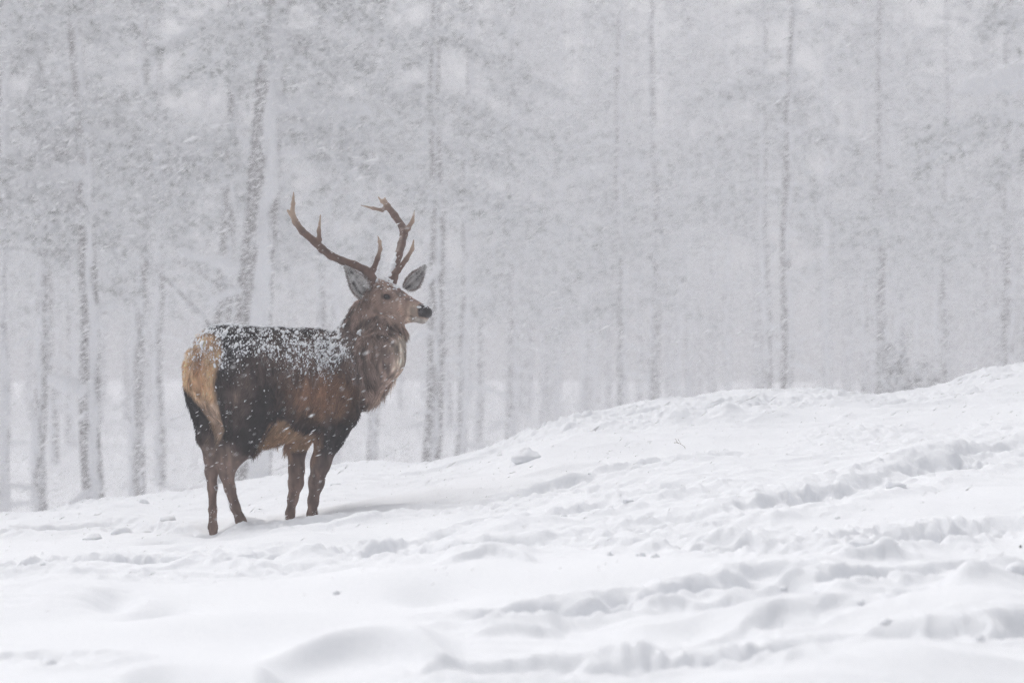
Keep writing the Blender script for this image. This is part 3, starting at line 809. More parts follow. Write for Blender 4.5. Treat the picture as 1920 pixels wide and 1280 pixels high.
def trace(pts): return [at(*p) for p in pts]
RB = trace([(701, 533, 16.33), (697, 522, 16.32), (686, 507, 16.30), (664, 496, 16.28), (642, 489, 16.27), (621, 480, 16.25), (604, 467, 16.24), (590, 453, 16.23), (567, 434, 16.23), (554, 416, 16.25), (547.5, 400, 16.27), (549.5, 382, 16.29), (550.5, 360, 16.31)])
RBr = trace([(694, 514, 16.31), (700, 505, 16.29), (708, 485, 16.25), (713, 467, 16.22), (712, 453, 16.20), (708, 442, 16.18)])
RT = trace([(594, 458, 16.235), (598.5, 449, 16.22), (598, 433, 16.20), (601, 403, 16.17)])
RN = trace([(547, 402, 16.27), (540, 395, 16.25)])
AR = [0.029, 0.027, 0.023, 0.0215, 0.0215, 0.021, 0.022, 0.021, 0.019, 0.018, 0.015, 0.011, 0.0035]
ant_r = build_antler((-1.36, 16.05, 1.30), (-0.72, 16.45, 1.98), [(RB, AR), (RBr, [0.02, 0.0165, 0.0135, 0.011, 0.0085, 0.003]), (RT, [0.017, 0.0135, 0.011, 0.0035]), (RN, [0.013, 0.008])],
                     [RB[-1], RBr[-1], RT[-1], RN[-1]],
                     [([p + np.array([0, 0.004, r * 0.80]) for p, r in zip(RB[2:8], AR[2:8])], [0.010, 0.0085, 0.0085, 0.0075, 0.0075, 0.007])])
LB = trace([(735, 530, 16.45), (737, 520, 16.46), (741, 500, 16.50), (747, 478, 16.56), (753, 458, 16.64), (757, 440, 16.71), (754, 425, 16.76), (740, 404, 16.82), (726, 386, 16.87), (720, 377, 16.89)])
LBr = trace([(739, 516, 16.455), (746, 507, 16.44), (762, 486, 16.42), (773, 467, 16.41), (776, 449, 16.40)])
LT = trace([(758, 436, 16.71), (765, 428, 16.68), (773, 415, 16.65), (777.5, 395, 16.62)])
LF = trace([(726, 387, 16.87), (716, 394, 16.86), (700, 391, 16.84), (677, 385, 16.82)])
LG = trace([(721, 379, 16.89), (716, 378, 16.90), (709, 369, 16.92)])
LH = trace([(721, 378, 16.89), (721.5, 372, 16.92)])
AL = [0.029, 0.027, 0.024, 0.0235, 0.023, 0.0225, 0.021, 0.020, 0.018, 0.013]
ant_l = build_antler((-0.92, 16.32, 1.30), (-0.50, 17.0, 1.98), [(LB, AL), (LBr, [0.02, 0.017, 0.0135, 0.0105, 0.004]), (LT, [0.018, 0.015, 0.011, 0.0035]), (LF, [0.015, 0.0105, 0.0085, 0.003]), (LG, [0.012, 0.009, 0.003]), (LH, [0.011, 0.006])],
                     [LT[-1], LF[-1], LG[-1], LBr[-1]],
                     [([p + np.array([-0.012, -0.012, 0.006]) for p in LB[1:4]], [0.016, 0.018, 0.011]), ([p + np.array([-0.006, -0.012, 0.006]) for p in LB[4:6]], [0.010, 0.008])])

# ears
def ear(base, tip, width, face, cup):
    base, tip = np.asarray(base), np.asarray(tip); A = tip - base; L = np.linalg.norm(A); A = A / L
    W = np.cross(A, face); W /= np.linalg.norm(W); Nf = np.cross(W, A); Nf = Nf if Nf @ face > 0 else -Nf
    nu, nv = 22, 15
    t = np.linspace(0, 1, nu); s = np.linspace(-1, 1, nv)
    wd = width * np.clip(np.sin(np.clip(t * 0.93 + 0.07, 0, 1) ** 0.75 * math.pi) ** 0.8, 0.02, 1)
    wd = wd * (1 - 0.12 * t)
    T, S = np.meshgrid(t, s, indexing='ij')
    Wd = wd[:, None] * 0.5
    inner = base + A * (T * L)[:, :, None] + W * (S * Wd)[:, :, None] + Nf * (cup * (S ** 2) * (Wd / width * 2) * (1 - 0.4 * T) - 0.10 * L * (1 - T) ** 2 * (1 - S ** 2))[:, :, None]
    th = 0.007 * (1 - np.abs(S) ** 4) + 0.0015
    outer = inner - Nf * th[:, :, None]
    V = np.vstack([inner.reshape(-1, 3), outer.reshape(-1, 3)])
    i, j = np.meshgrid(np.arange(nu - 1), np.arange(nv - 1), indexing='ij')
    k = (i * nv + j).ravel()
    q1 = np.stack([k, k + nv, k + nv + 1, k + 1], -1); o = nu * nv
    q2 = q1[:, ::-1] + o
    e = []
    for a in range(nu - 1):
        e += [(a * nv, a * nv + o, (a + 1) * nv + o, (a + 1) * nv), (a * nv + nv - 1, (a + 1) * nv + nv - 1, (a + 1) * nv + nv - 1 + o, a * nv + nv - 1 + o)]
    for b_ in range(nv - 1):
        e += [((nu - 1) * nv + b_, (nu - 1) * nv + b_ + o, (nu - 1) * nv + b_ + 1 + o, (nu - 1) * nv + b_ + 1)]
    V = V; Q = np.vstack([q1, q2, np.array(e)])
    fn = np.cross(V[q1[0, 2]] - V[q1[0, 0]], V[q1[0, 3]] - V[q1[0, 1]])
    if fn @ Nf < 0: Q = Q[:, ::-1]
    N = normals(V, Q)
    front = np.r_[np.ones(o), np.zeros(o)]; TT = np.r_[T.ravel(), T.ravel()]; SS = np.r_[S.ravel(), S.ravel()]
    nzv = noise3(V, 55, 91)
    C = np.where(front[:, None] > 0, np.array([[0.72, 0.70, 0.69]]), np.array([[0.16, 0.115, 0.095]]))
    dk = np.clip(np.exp(-((np.abs(SS) - 0.35) / 0.22) ** 2) * (0.75 + 1.0 * nzv), 0, 0.92) * front
    C = C * (1 - dk[:, None]) + np.array([0.05, 0.042, 0.042]) * dk[:, None]
    rim = np.clip(sstep(0.85, 1.0, np.abs(SS)), 0, 1)[:, None] * front[:, None]
    C = C * (1 - rim) + np.array([0.30, 0.25, 0.235]) * rim
    o_ = mesh_np('ear', V - ROOT, Q, M_COAT, stag)
    set_col(o_.data, C)
    n_h = 4500
    vi = RNG.integers(0, len(V), n_h)
    jit = RNG.normal(0, 1, (n_h, 2)) * np.array([L / nu, width / nv]) * 0.5
    Pp = V[vi] + A * jit[:, :1] + W * jit[:, 1:]
    hc = np.where(RNG.random((n_h, 1)) < 0.14, np.array([[0.75, 0.75, 0.77]]), C[vi]) * np.exp(RNG.normal(0, 0.35, n_h))[:, None]
    hd = A * 0.9 + W * (np.sign(SS[vi]) * 0.3)[:, None] + RNG.normal(0, 0.35, (n_h, 3))
    fur_curves('ear_fur', o_, ROOT, Pp, N[vi], hd, 0.012 + 0.012 * RNG.random(n_h), np.clip(hc, 0.01, 0.8), 0.35 + 0.3 * RNG.random(n_h), np.full(n_h, 0.0007))
    return o_
face_r = np.array([0.25, -0.95, 0.1])
ear(at(684, 553, 16.33), at(650, 503, 16.24), 0.120, face_r, 0.035)
ear(at(760, 540, 16.53), at(795, 502, 16.56), 0.098, np.array([0.55, -0.80, -0.05]), 0.03)

# eyes and nose
def uvball(c, A, r, nu=20, nv=14):
    th = np.linspace(0, math.pi, nv); ph = np.linspace(0, 2 * math.pi, nu, endpoint=False)
    d = np.stack([np.outer(np.sin(th), np.cos(ph)), np.outer(np.sin(th), np.sin(ph)), np.outer(np.cos(th), np.ones(nu))], -1).reshape(-1, 3)
    V = np.asarray(c) + (d * np.asarray(r)) @ np.asarray(A)
    i, j = np.meshgrid(np.arange(nv - 1), np.arange(nu), indexing='ij'); j2 = (j + 1) % nu
    Q = np.stack([i * nu + j, (i + 1) * nu + j, (i + 1) * nu + j2, i * nu + j2], -1).reshape(-1, 4)
    return V, Q
for s in (1, -1):
    V, Q = uvball(H(0.052, s * 0.081, 0.026), HAX, (0.0195, 0.0175, 0.0150))
    eo = mesh_np('eye', V - ROOT, Q, M_EYE, stag)
    ring = []
    for t in np.linspace(0, 2 * math.pi, 25):
        ring.append(H(0.052 + 0.0195 * math.cos(t), s * (0.0915 - 0.003 * abs(math.cos(t)) ** 2), 0.026 + 0.0125 * math.sin(t)))
    V, Q, T = tube(ring, [0.0035] * 25, 6)
    V, F = join([(V, Q, T)])
    mesh_np('eyelid', V - ROOT, F, M_LID, eo)
nf = Field(H(0.27, 0, -0.02) - 0.12, H(0.27, 0, -0.02) + 0.12, 0.004)
nf.ell(H(0.288, 0, -0.022), HAX, (0.026, 0.034, 0.030), 0.01)
nf.ell(H(0.262, 0.026, -0.020), HAX, (0.026, 0.020, 0.022), 0.012)
nf.ell(H(0.262, -0.026, -0.020), HAX, (0.026, 0.020, 0.022), 0.012)
V, Q = nf.mesh()
for s in (1, -1):                                    # nostrils pressed in
    c = H(0.296, s * 0.026, -0.018); d = np.linalg.norm((V - c) @ np.linalg.inv(np.diag([1, 1, 1.0])), axis=1)
    V = V - HF * (0.013 * np.exp(-(d / 0.011) ** 2))[:, None] - HS * s * (0.004 * np.exp(-(d / 0.011) ** 2))[:, None]
mesh_np('nose', V - ROOT, Q, M_NOSE, stag)
#@@REST
# ------------------------------------------------------------------ snow lumps and small things on the slope
def lump_mesh(seed, sx, sy, sz, blocky=0.0, sub=2):
    """a broken clod: subdivided ball, facetted by a few cutting planes and roughened"""
    r = np.random.default_rng(seed)
    n1, n2 = 18, 12
    V, Q = uvball((0, 0, 0), np.eye(3), (1, 1, 1), n1, n2)
    for _ in range(int(3 + 8 * blocky)):
        d = r.normal(0, 1, 3); d /= np.linalg.norm(d); k = 0.80 - 0.28 * blocky + 0.2 * r.random()
        over = np.maximum(V @ d - k, 0)
        V = V - over[:, None] * d * (0.7 + 0.3 * blocky)
    V = V * (1 + 0.20 * noise3(V + seed, 1.7, seed) + 0.10 * noise3(V + seed, 4.0, seed + 1))[:, None]
    return V * np.array([sx, sy, sz]), Q

def lump(px, py, wpx, hpx, blocky, label, seed, group=None):
    x, y = ground_hit(px, py)
    z = float(ground_z(np.array([x]), np.array([y]))[0])
    w, h = wpx * y / FPX / 2, hpx * y / FPX
    V, Q = lump_mesh(seed, w, w * 0.9, h * 0.62, blocky)
    o = mesh_np('snow_lump', V, Q, M_LUMP, None, True, (x, y, z + h * 0.02))
    o.rotation_euler = (0, 0, seed * 1.3)
    return tag(o, label, 'snow lump', group)

LUMPS = [(990, 880, 62, 34, 0.5, 'large wedge-shaped snow block lying on the upper slope beyond the tracks'),
         (1678, 920, 42, 20, 0.8, 'flat square snow block lying alone on the upper right slope'),
         (1466, 1243, 27, 27, 1.0, 'upright cube of snow standing at the bottom edge of the slope'),
         (92, 1252, 42, 28, 0.9, 'pointed triangular snow chunk at the bottom left of the slope'),
         (629, 923, 24, 13, 0.2, 'round snow lump just uphill of the front hooves of the stag'),
         (631, 1126, 17, 11, 0.3, 'small lone snow lump on the smooth drift below the stag'),
         (232, 998, 44, 20, 0.2, 'broad rounded snow hump to the left of the hind hooves of the stag'),
         (175, 1008, 40, 17, 0.2, 'low rounded snow hump, the farther left one beside the stag'),
         (315, 984, 36, 12, 0.1, 'shallow snow hump close to the crest left of the stag'),
         (270, 950, 22, 12, 0.3, 'little snow knob on the crest left of the stag'),
         (1612, 1032, 76, 46, 1.0, 'tall broken snow slab tilted up at the edge of the deep hole'),
         (1842, 1115, 34, 24, 0.3, 'egg-shaped snow boulder in the trench at the right edge'),
         (1905, 1125, 50, 34, 0.3, 'big rounded snow boulder cut by the right edge'),
         (1660, 1204, 26, 16, 0.4, 'snow clod in the churned strip at the bottom right, second row'),
         (1764, 1230, 24, 17, 0.5, 'grey snow clod sitting on the churned strip at the bottom right'),
         (1835, 1232, 24, 15, 0.3, 'rounded snow clod to the right of the grey clod at the bottom right'),
         (1202, 1060, 20, 14, 0.8, 'squared snow clod on the smooth patch, largest of its short row'),
         (1144, 1058, 14, 11, 0.6, 'snow clod at the left end of the short row on the smooth patch'),
         (1228, 1064, 18, 12, 0.3, 'round snow clod at the right end of the short row on the smooth patch'),
         (1178, 962, 24, 17, 0.5, 'snow clod standing up on the middle track right of the stag')]
for k, (px, py, w_, h_, b_, lb) in enumerate(LUMPS):
    lump(px, py, w_, h_, b_, lb, 100 + k)
# loose clods: more of them than anyone tells apart, along the tracks
rl = np.random.default_rng(5)
gi = 0
for k in range(15):
    Pt, w_, d_, r_ = TR[int(rl.integers(0, 10))]
    q = Pt[int(rl.integers(0, len(Pt)))] + rl.normal(0, 1, 2) * np.array([0.25, w_ * 1.1])
    if not (9.0 < q[1] < 19.6 and abs(q[0]) < 0.19 * q[1]): continue
    if abs(q[0] + 1.4) < 0.5 and q[1] < 16.4 and q[1] > 15: continue
    s_ = float(np.exp(rl.normal(-4.35, 0.3)))
    zz = float(ground_z(np.array([q[0]]), np.array([q[1]]))[0])
    if gi < 7:
        V, Q = lump_mesh(300 + gi, 1, 1, 0.75, rl.random() * 0.8)
        src = mesh_np('snow_clod', V, Q, M_LUMP, None, True)
        if gi == 0: clod_src = []
        clod_src.append(src); o = src
    else:
        o = clod_src[gi % 7].copy(); COL.objects.link(o)
    gi += 1
    o.location = (q[0], q[1], zz + s_ * 0.0); o.scale = (s_ * (0.8 + 0.5 * rl.random()), s_ * (0.8 + 0.5 * rl.random()), s_ * (0.75 + 0.4 * rl.random()))
    o.rotation_euler = (0, 0, rl.random() * 6.3)
    tag(o, 'small loose clod of snow kicked up beside the tracks', 'snow clod', 'loose snow clods along the tracks')
# dry weed and specks showing through the snow
M_WEED = mat_plain('dry_stem', (0.23, 0.18, 0.13), 0.8, 0.2)
x, y = ground_hit(1287, 838)
zz = float(ground_z(np.array([x]), np.array([y]))[0])
weed = empty('dry_weed', (x, y, zz)); tag(weed, 'thin dry weed stalk poking out of the upper slope below the crest', 'weed')
V, Q, T = tube([(0, 0, -0.03), (-0.01, 0, 0.01), (-0.035, 0, 0.028), (-0.062, 0.01, 0.04)], [0.0016, 0.0014, 0.0012, 0.0008], 5)
V, F = join([(V, Q, T)]); mesh_np('stem', V, F, M_WEED, weed)
for (a, b) in (((-0.035, 0, 0.028), (-0.05, 0.0, 0.055)), ((-0.045, 0, 0.032), (-0.075, 0, 0.035)), ((-0.055, 0, 0.037), (-0.066, 0, 0.058))):
    V, Q, T = tube([a, (np.array(a) + np.array(b)) / 2 + np.array([0, 0, 0.002]), b], [0.0012, 0.001, 0.0016], 5)
    V, F = join([(V, Q, T)]); mesh_np('twig', V, F, M_WEED, weed)
for (px, py, lb) in ((516, 1036, 'tiny dark bark scrap on the trampled snow below the hind hooves'), (1914, 1022, 'dark bark scrap on the snow at the right edge')):
    x, y = ground_hit(px, py); zz = float(ground_z(np.array([x]), np.array([y]))[0])
    V, Q = lump_mesh(py, 0.006, 0.004, 0.008, 0.8)
    tag(mesh_np('bark_scrap', V, Q, M_BARK, None, True, (x, y, zz + 0.004)), lb, 'bark scrap')

# ------------------------------------------------------------------ the pine wood beyond the crest
def gz(x, y): return float(base_z(np.array([x]), np.array([y]))[0])

def sprays(C, D, size, rng, n=6):
    """feathery tufts of narrow blades at C, pointing roughly along D"""
    m = len(C)
    d = D[:, None, :] * 0.8 + rng.normal(0, 0.62, (m, n, 3)) + np.array([0, 0, -0.10])
    d /= np.linalg.norm(d, axis=2)[:, :, None]
    s = np.cross(d, rng.normal(0, 1, (m, n, 3))); s /= np.linalg.norm(s, axis=2)[:, :, None] + 1e-9
    L = size[:, None, None] * (0.6 + 0.7 * rng.random((m, n, 1)))
    o = C[:, None, :] + rng.normal(0, 0.05, (m, n, 3))
    V = np.stack([o - s * L * 0.10, o + s * L * 0.10, o + d * L], 2).reshape(-1, 3)
    return V, np.arange(m * n * 3).reshape(-1, 3)

def make_tree(name, x0, Y, r, lean, Hh, crown_from, nb, seed, Lmax=3.4, snow_az=-40, snow_w=52, extra=(), frosted=False, snow_cover=0.0, twiggy=False, detail=1.0, dark=False):
    """trunk, snow plastered on its weather side, crown and snow lying on the boughs; x0 is the trunk's place at eye level"""
    rng = np.random.default_rng(seed)
    zb = gz(x0, Y) - 0.4; crown_from += 1.7; Hh += 1.7
    root = empty(name, (x0, Y, zb))
    def ax(h): return np.array([lean * (h + zb - CAMZ) + 0.06 * math.sin(h * 0.5 + seed) + 0.03 * math.sin(h * 1.3 + seed * 2), 0.05 * math.sin(h * 0.6 + seed * 3), h])
    hs = np.linspace(0, Hh, 34)
    def rr(h): return r * (1.0 - 0.80 * (h / Hh) ** 1.1) + 0.35 * r * math.exp(-h / 0.5)
    pts = np.array([ax(h) for h in hs]); rs = np.array([rr(h) for h in hs])
    V, Q, T = tube(pts, rs, 14)
    V = V + np.stack([noise3(V + seed, 2.5, seed), noise3(V + seed, 2.5, seed + 1), 0 * V[:, 0]], -1) * 0.10 * r
    V, F = join([(V, Q, T)])
    mesh_np('trunk', V, F, M_BARKF if frosted else (M_BARKD if dark else M_BARK), root)
    # plastered snow
    nh, na = int(120 * detail) + 10, 15
    hh = np.linspace(0.2, Hh * 0.86, nh); aa = np.linspace(-1, 1, na)
    Hg, Ag = np.meshgrid(hh, aa, indexing='ij')
    az = rad(snow_az) + Ag * rad(snow_w * 0.95)
    u = np.stack([np.sin(az), -np.cos(az), 0 * az], -1)
    pc = np.array([ax(h) for h in hh]); rc = np.array([rr(h) for h in hh])
    sc = np.stack([Hg.ravel() * 0.9 + seed * 7, Ag.ravel() * 1.2], -1)
    cov = noise2(sc[:, 0] * 1.1, sc[:, 1], seed) * 0.9 + 0.6 * noise2(sc[:, 0] * 3.2, sc[:, 1] * 2.6, seed + 3) + 0.35 * noise2(sc[:, 0] * 8, sc[:, 1] * 6, seed + 4) + 0.12 + snow_cover
    cov = cov.reshape(Hg.shape) + 0.25 - 0.95 * np.abs(Ag) ** 2
    off = -0.08 * r - 0.01 + (0.08 + 0.26 * r) * sstep(-0.02, 0.6, cov)
    Vs = pc[:, None, :] + u * (rc[:, None] + off)[:, :, None]
    i, j = np.meshgrid(np.arange(nh - 1), np.arange(na - 1), indexing='ij'); k = (i * na + j).ravel()
    Qs = np.stack([k, k + 1, k + na + 1, k + na], -1)
    mesh_np('trunk_snow', Vs.reshape(-1, 3), Qs, M_PACK, root)
    # boughs
    parts, leafC, leafD, snowP, snowD, snowS, padp = [], [], [], [], [], [], []
    def bough(h, az, L, droop, thick, needles, snow, rise=0.15):
        base = ax(h); d = np.array([math.sin(az), -math.cos(az), 0])
        t = np.linspace(0, 1, 7)
        side = np.array([d[1], -d[0], 0]) * rng.normal(0, 0.12)
        p = base + d[None] * (t * L)[:, None] + side[None] * (L * t * t)[:, None] + np.array([0, 0, 1.0])[None] * (L * (rise * t - (rise + droop) * t * t))[:, None]
        parts.append(tube(p, thick * (1 - 0.8 * t) + 0.006, 6))
        def P_(tt): return np.stack([np.interp(tt, t, p[:, c]) for c in range(3)], -1)
        ns = int(needles * L)
        if ns:
            tt = 0.22 + 0.78 * rng.random(ns) ** 0.8
            c = P_(tt); sd = np.array([d[1], -d[0], 0]) * 1.0
            lat = rng.normal(0, 1, ns) * 0.15 * L * (0.35 + 0.65 * np.sin(np.clip(tt, 0, 1) * math.pi * 0.85))
            c = c + sd[None] * lat[:, None] + np.array([0, 0, 1.0])[None] * (rng.normal(0, 0.07, ns) - 0.18 * np.abs(lat))[:, None]
            dd = d[None] * 0.7 + sd[None] * np.sign(lat)[:, None] * 0.6 + np.array([0, 0, -0.25])
            leafC.append(c); leafD.append(dd)
            m = rng.random(ns) < snow
            snowP.append(c[m] + np.array([0, 0, 0.07])); snowD.append(dd[m]); snowS.append(0.055 + 0.085 * rng.random(m.sum()))
        if snow > 0.6 or (needles > 8 and rng.random() < 0.55):
            t2 = np.linspace(0.05, 0.93, 12); pl = P_(t2)
            rr2 = (0.035 + (3.2 if snow > 0.6 and L > 0.9 else 1.0) * thick * (1 - 0.5 * t2)) * (0.55 + 0.75 * rng.random(12))
            Vp, Qp, Tp = tube(pl + np.array([0, 0, 1.0]) * (thick * 0.7 + 0.4 * rr2)[:, None], rr2 * 1.15, 7)
            padp.append((Vp, Qp, Tp))
        k = int(7 * L * snow + 0.5)
        tt = rng.random(k); c = P_(tt)
        snowP.append(c + np.array([0, 0, 1.0]) * (thick * 0.9)); snowD.append(np.tile(d, (k, 1))); snowS.append(0.05 + 0.8 * thick + 0.06 * rng.random(k))
    nb = int(nb * 0.62)
    for b in range(nb):
        f = rng.random()
        h = crown_from + (Hh - 0.6 - crown_from) * f
        up = h + zb > 9.5
        L = (Lmax * (1 - 0.62 * f) + 0.4) * (0.55 + 0.6 * rng.random())
        bough(h, rng.random() * 6.283, L, 0.18 + 0.22 * rng.random(), 0.035 * (0.6 + 0.5 * rng.random()), (6 if up else 27) * (0.25 if twiggy else 1) * detail, 0.16 if not up else 0.4)
    for h_ in np.arange(1.5, crown_from, 0.9):                # dead lower limbs
        if rng.random() < 0.55:
            bough(h_ + rng.random() * 0.6, rng.random() * 6.283, 0.5 + 1.2 * rng.random(), 0.05 + 0.3 * rng.random(), 0.022, 0, 0.7)
    for (z_, az, L, droop, thick, needles, snow, rise) in extra:
        bough(z_ - zb, rad(az), L, droop, thick, needles, snow, rise)
    Vb, Fb = join(parts)
    mi = np.zeros(sum(len(f) for f in Fb), int)
    if leafC:
        C = np.vstack(leafC); D = np.vstack(leafD)
        Vl, Fl = sprays(C, D, 0.26 + 0.16 * rng.random(len(C)), rng)
        Fl = Fl + len(Vb); Vb = np.vstack([Vb, Vl]); Fb = Fb + [Fl]; mi = np.r_[mi, np.ones(len(Fl), int)]
    mesh_np('crown', Vb, Fb, None, root, True, mats=[M_BARK, M_TWIG if twiggy else M_NEEDLE], mi=mi)
    Pn = np.vstack(snowP); Dn = np.vstack(snowD); S = np.concatenate(snowS)
    sv, sf = grains(Pn, Dn + np.array([0, 0, 0.01]), np.tile([0.02, 0.01, 1.0], (len(Pn), 1)), S * 1.5, S * 0.95, S * 0.5, 0.16)
    Vq, Fq = join(padp + [(sv, None, sf)])
    tag(mesh_np('crown_snow', Vq, Fq, M_PACK, root), kind='stuff')
    return root

def XY(px, Y): return (px - 960) * Y / FPX
def Zat(py, Y): return CAMZ + (640 - py) * Y / FPX

TREES = [
 # px, Y, radius, lean, height, crown from, boughs, seed, options, label
 (480, 63, 0.52, 0.050, 20, 8.0, 46, 1, dict(dark=True, snow_az=24, snow_w=34, snow_cover=0.42, extra=[(Zat(210, 63), 70, 2.66, 0.10, 0.065, 16, 0.9, 0.0), (Zat(240, 63), 95, 2.10, 0.2, 0.052, 20, 0.7, 0.05), (Zat(520, 63), -80, 1.82, -0.3, 0.046, 0, 0.9, 0.35)]),
  'thick leaning pine behind the stag with a long white stripe of snow up its trunk'),
 (418, 70, 0.27, 0.03, 20, 8.1, 40, 2, dict(snow_az=30, snow_w=30, snow_cover=-0.1), 'darker pine close to the left of the thick leaning pine'),
 (168, 64, 0.27, -0.045, 20, 6.8, 52, 3, dict(dark=True, snow_az=22, snow_w=30, snow_cover=0.40, extra=[(Zat(590, 64), 80, 0.70, -0.2, 0.065, 0, 1.0, 0.25), (Zat(395, 64), 75, 0.84, 0.1, 0.065, 8, 1.0, 0.05), (Zat(745, 64), -70, 0.98, -0.4, 0.052, 0, 1.0, 0.3), (Zat(335, 64), -60, 2.24, 0.25, 0.065, 26, 0.8, 0.1)]),
  'pine at the left with a snow-filled fork halfway up its trunk'),
 (815, 73, 0.26, 0.006, 20, 7.2, 48, 4, dict(dark=True, snow_az=6, snow_w=28, snow_cover=0.15, extra=[(Zat(170, 73), -40, 1.82, 0.2, 0.052, 22, 0.6, 0.1)]), 'straight pine behind the head of the stag, white above and dark below'),
 (868, 84, 0.18, 0.03, 20, 7.6, 40, 5, dict(snow_az=18, snow_w=40, snow_cover=0.35), 'slim snow-streaked pine just right of the straight pine'),
 (1474, 69, 0.20, 0.012, 20, 7.0, 50, 6, dict(dark=True, snow_az=20, snow_w=32, snow_cover=0.2, extra=[(Zat(180, 69), -75, 1.82, -0.05, 0.065, 18, 0.8, 0.35), (Zat(260, 69), 70, 0.56, -0.3, 0.078, 4, 1.0, 0.3), (Zat(250, 69), -60, 0.49, -0.3, 0.078, 4, 1.0, 0.3)]),
  'pine right of the middle with a bright snow knot on its trunk'),
 (2, 66, 0.23, 0.01, 20, 6.2, 54, 7, dict(snow_az=20, snow_w=44, snow_cover=0.4, extra=[(Zat(320, 66), 78, 1.82, 0.05, 0.078, 34, 0.95, 0.12), (Zat(345, 66), 88, 2.10, 0.25, 0.065, 30, 0.9, 0.15), (Zat(60, 66), 80, 1.40, 0.2, 0.052, 26, 0.4, 0.1)]), 'pine cut by the left edge with heavy snowy boughs reaching right'),
 (1945, 62, 0.27, 0.0, 20, 7.4, 50, 8, dict(snow_az=-30, snow_w=40, extra=[(Zat(165, 62), -88, 1.75, 0.08, 0.091, 2, 1.0, 0.10), (Zat(165, 62), -84, 1.54, 0.10, 0.091, 0, 1.0, 0.10)]), 'pine beyond the right edge holding a bough thick with white snow'),
 (1228, 92, 0.27, -0.01, 20, 7.4, 44, 9, dict(snow_az=-40, snow_w=30, snow_cover=-0.15, extra=[(Zat(320, 92), -85, 3.08, 0.16, 0.078, 20, 0.9, 0.08)]), 'dark middle-distance pine with one white bough reaching left, left of the snow-knot pine'),
 (1652, 81, 0.20, -0.004, 20, 6.6, 54, 10, dict(snow_az=60, snow_w=30), 'thin dark pine above the bush on the right'),
 (1885, 76, 0.23, 0.01, 20, 6.2, 60, 11, dict(snow_az=30, snow_w=36), 'bushy pine with low boughs near the right edge'),
 (1092, 98, 0.18, 0.01, 20, 7.6, 38, 12, dict(snow_az=0, snow_w=52, snow_cover=0.5, frosted=True), 'pale pine trunk almost wholly white with snow at the foot of the hill'),
 (1548, 95, 0.19, 0.0, 20, 7.8, 36, 13, dict(snow_az=0, snow_w=50, snow_cover=0.5, frosted=True), 'pale snow-covered trunk between the snow-knot pine and the thin dark pine'),
 (1364, 104, 0.20, 0.0, 20, 7.4, 40, 14, dict(snow_az=10, snow_w=44, snow_cover=0.2, frosted=True), 'pale pine trunk just left of the snow-knot pine'),
 (262, 84, 0.24, 0.02, 20, 6.6, 50, 15, dict(snow_az=-30, snow_w=36), 'dark pine between the forked-snow pine and the thick leaning pine'),
 (78, 78, 0.22, 0.0, 20, 6.4, 56, 16, dict(snow_az=-20, snow_w=40), 'bushy pine between the left edge and the forked-snow pine'),
 (700, 92, 0.20, 0.0, 20, 7.2, 44, 17, dict(snow_az=10, snow_w=40, snow_cover=0.1), 'pine seen between the antlers of the stag'),
 (600, 101, 0.22, 0.0, 20, 7.2, 44, 18, dict(snow_az=-30, snow_w=36), 'pine above the middle of the back of the stag'),
 (1775, 90, 0.20, 0.0, 20, 6.4, 56, 19, dict(snow_az=10, snow_w=40), 'bushy pine between the thin dark pine and the right edge'),
 (960, 109, 0.20, 0.0, 20, 7.4, 44, 20, dict(snow_az=10, snow_w=44, frosted=True), 'frosted pine in the pale gap right of the head of the stag'),
]
for (px, Y, r_, ln, Hh, cf_, nb, sd_, op, lb) in TREES:
    if 900 < px < 1930:                                   # the wood falls back on this side
        Y *= 1.3; r_ *= 1.12; Hh += 3; cf_ += 1.4
        op['extra'] = [(CAMZ + (e[0] - CAMZ) * 1.3, e[1], e[2] * 1.2, e[3], e[4] * 1.15, e[5], e[6], e[7]) for e in op.get('extra', ())]
    tag(make_tree('pine_tree', XY(px, Y), Y, r_, ln, Hh, cf_, nb, sd_, **op), lb, 'pine tree', 'pine trees at the front of the wood')

def copy_tree(o):
    c = o.copy(); COL.objects.link(c)
    for ch in o.children:
        d = ch.copy(); COL.objects.link(d); d.parent = c
    return c
protos = [make_tree('pine_tree', XY(300 + 330 * k, 108 + 5 * k), 108 + 5 * k, 0.21, 0.0, 21, (6.0, 9.5, 4.5, 11.0, 7.5)[k], (56, 40, 60, 34, 50)[k], 40 + k, frosted=bool(k % 2), detail=0.6, snow_az=(-40, 0, 30, 10, -15)[k], snow_cover=(0, 0.4, 0.1, 0.3, 0.2)[k]) for k in range(5)]
allt = list(protos); placed = [((o.location.x) / o.location.y, o.location.y) for o in protos] + [(XY(t[0], t[1]) / t[1], t[1]) for t in TREES]
rt = np.random.default_rng(23)
tries = 0
while len(allt) < 22 and tries < 5000:
    tries += 1
    Y = 92 + 75 * rt.random() ** 0.9; px = -140 + 2200 * rt.random()
    s = XY(px, Y) / Y
    if any(abs(s - a) < 0.11 / Y * 8 and abs(Y - b) < 14 for a, b in placed): continue
    placed.append((s, Y))
    o = copy_tree(protos[int(rt.integers(0, 5))]); k = 0.8 + 0.45 * rt.random()
    o.location = (XY(px, Y), Y, gz(XY(px, Y), Y) - 0.4); o.scale = (k, k, 0.9 + 0.3 * rt.random())
    o.rotation_euler = (rt.normal(0, 0.015), rt.normal(0, 0.02), rt.normal(0, 0.25))
    allt.append(o)
for o in allt: tag(o, 'hazy grey pine in the rows deep in the wood behind the front pines', 'pine tree', 'hazy pines deep in the wood')

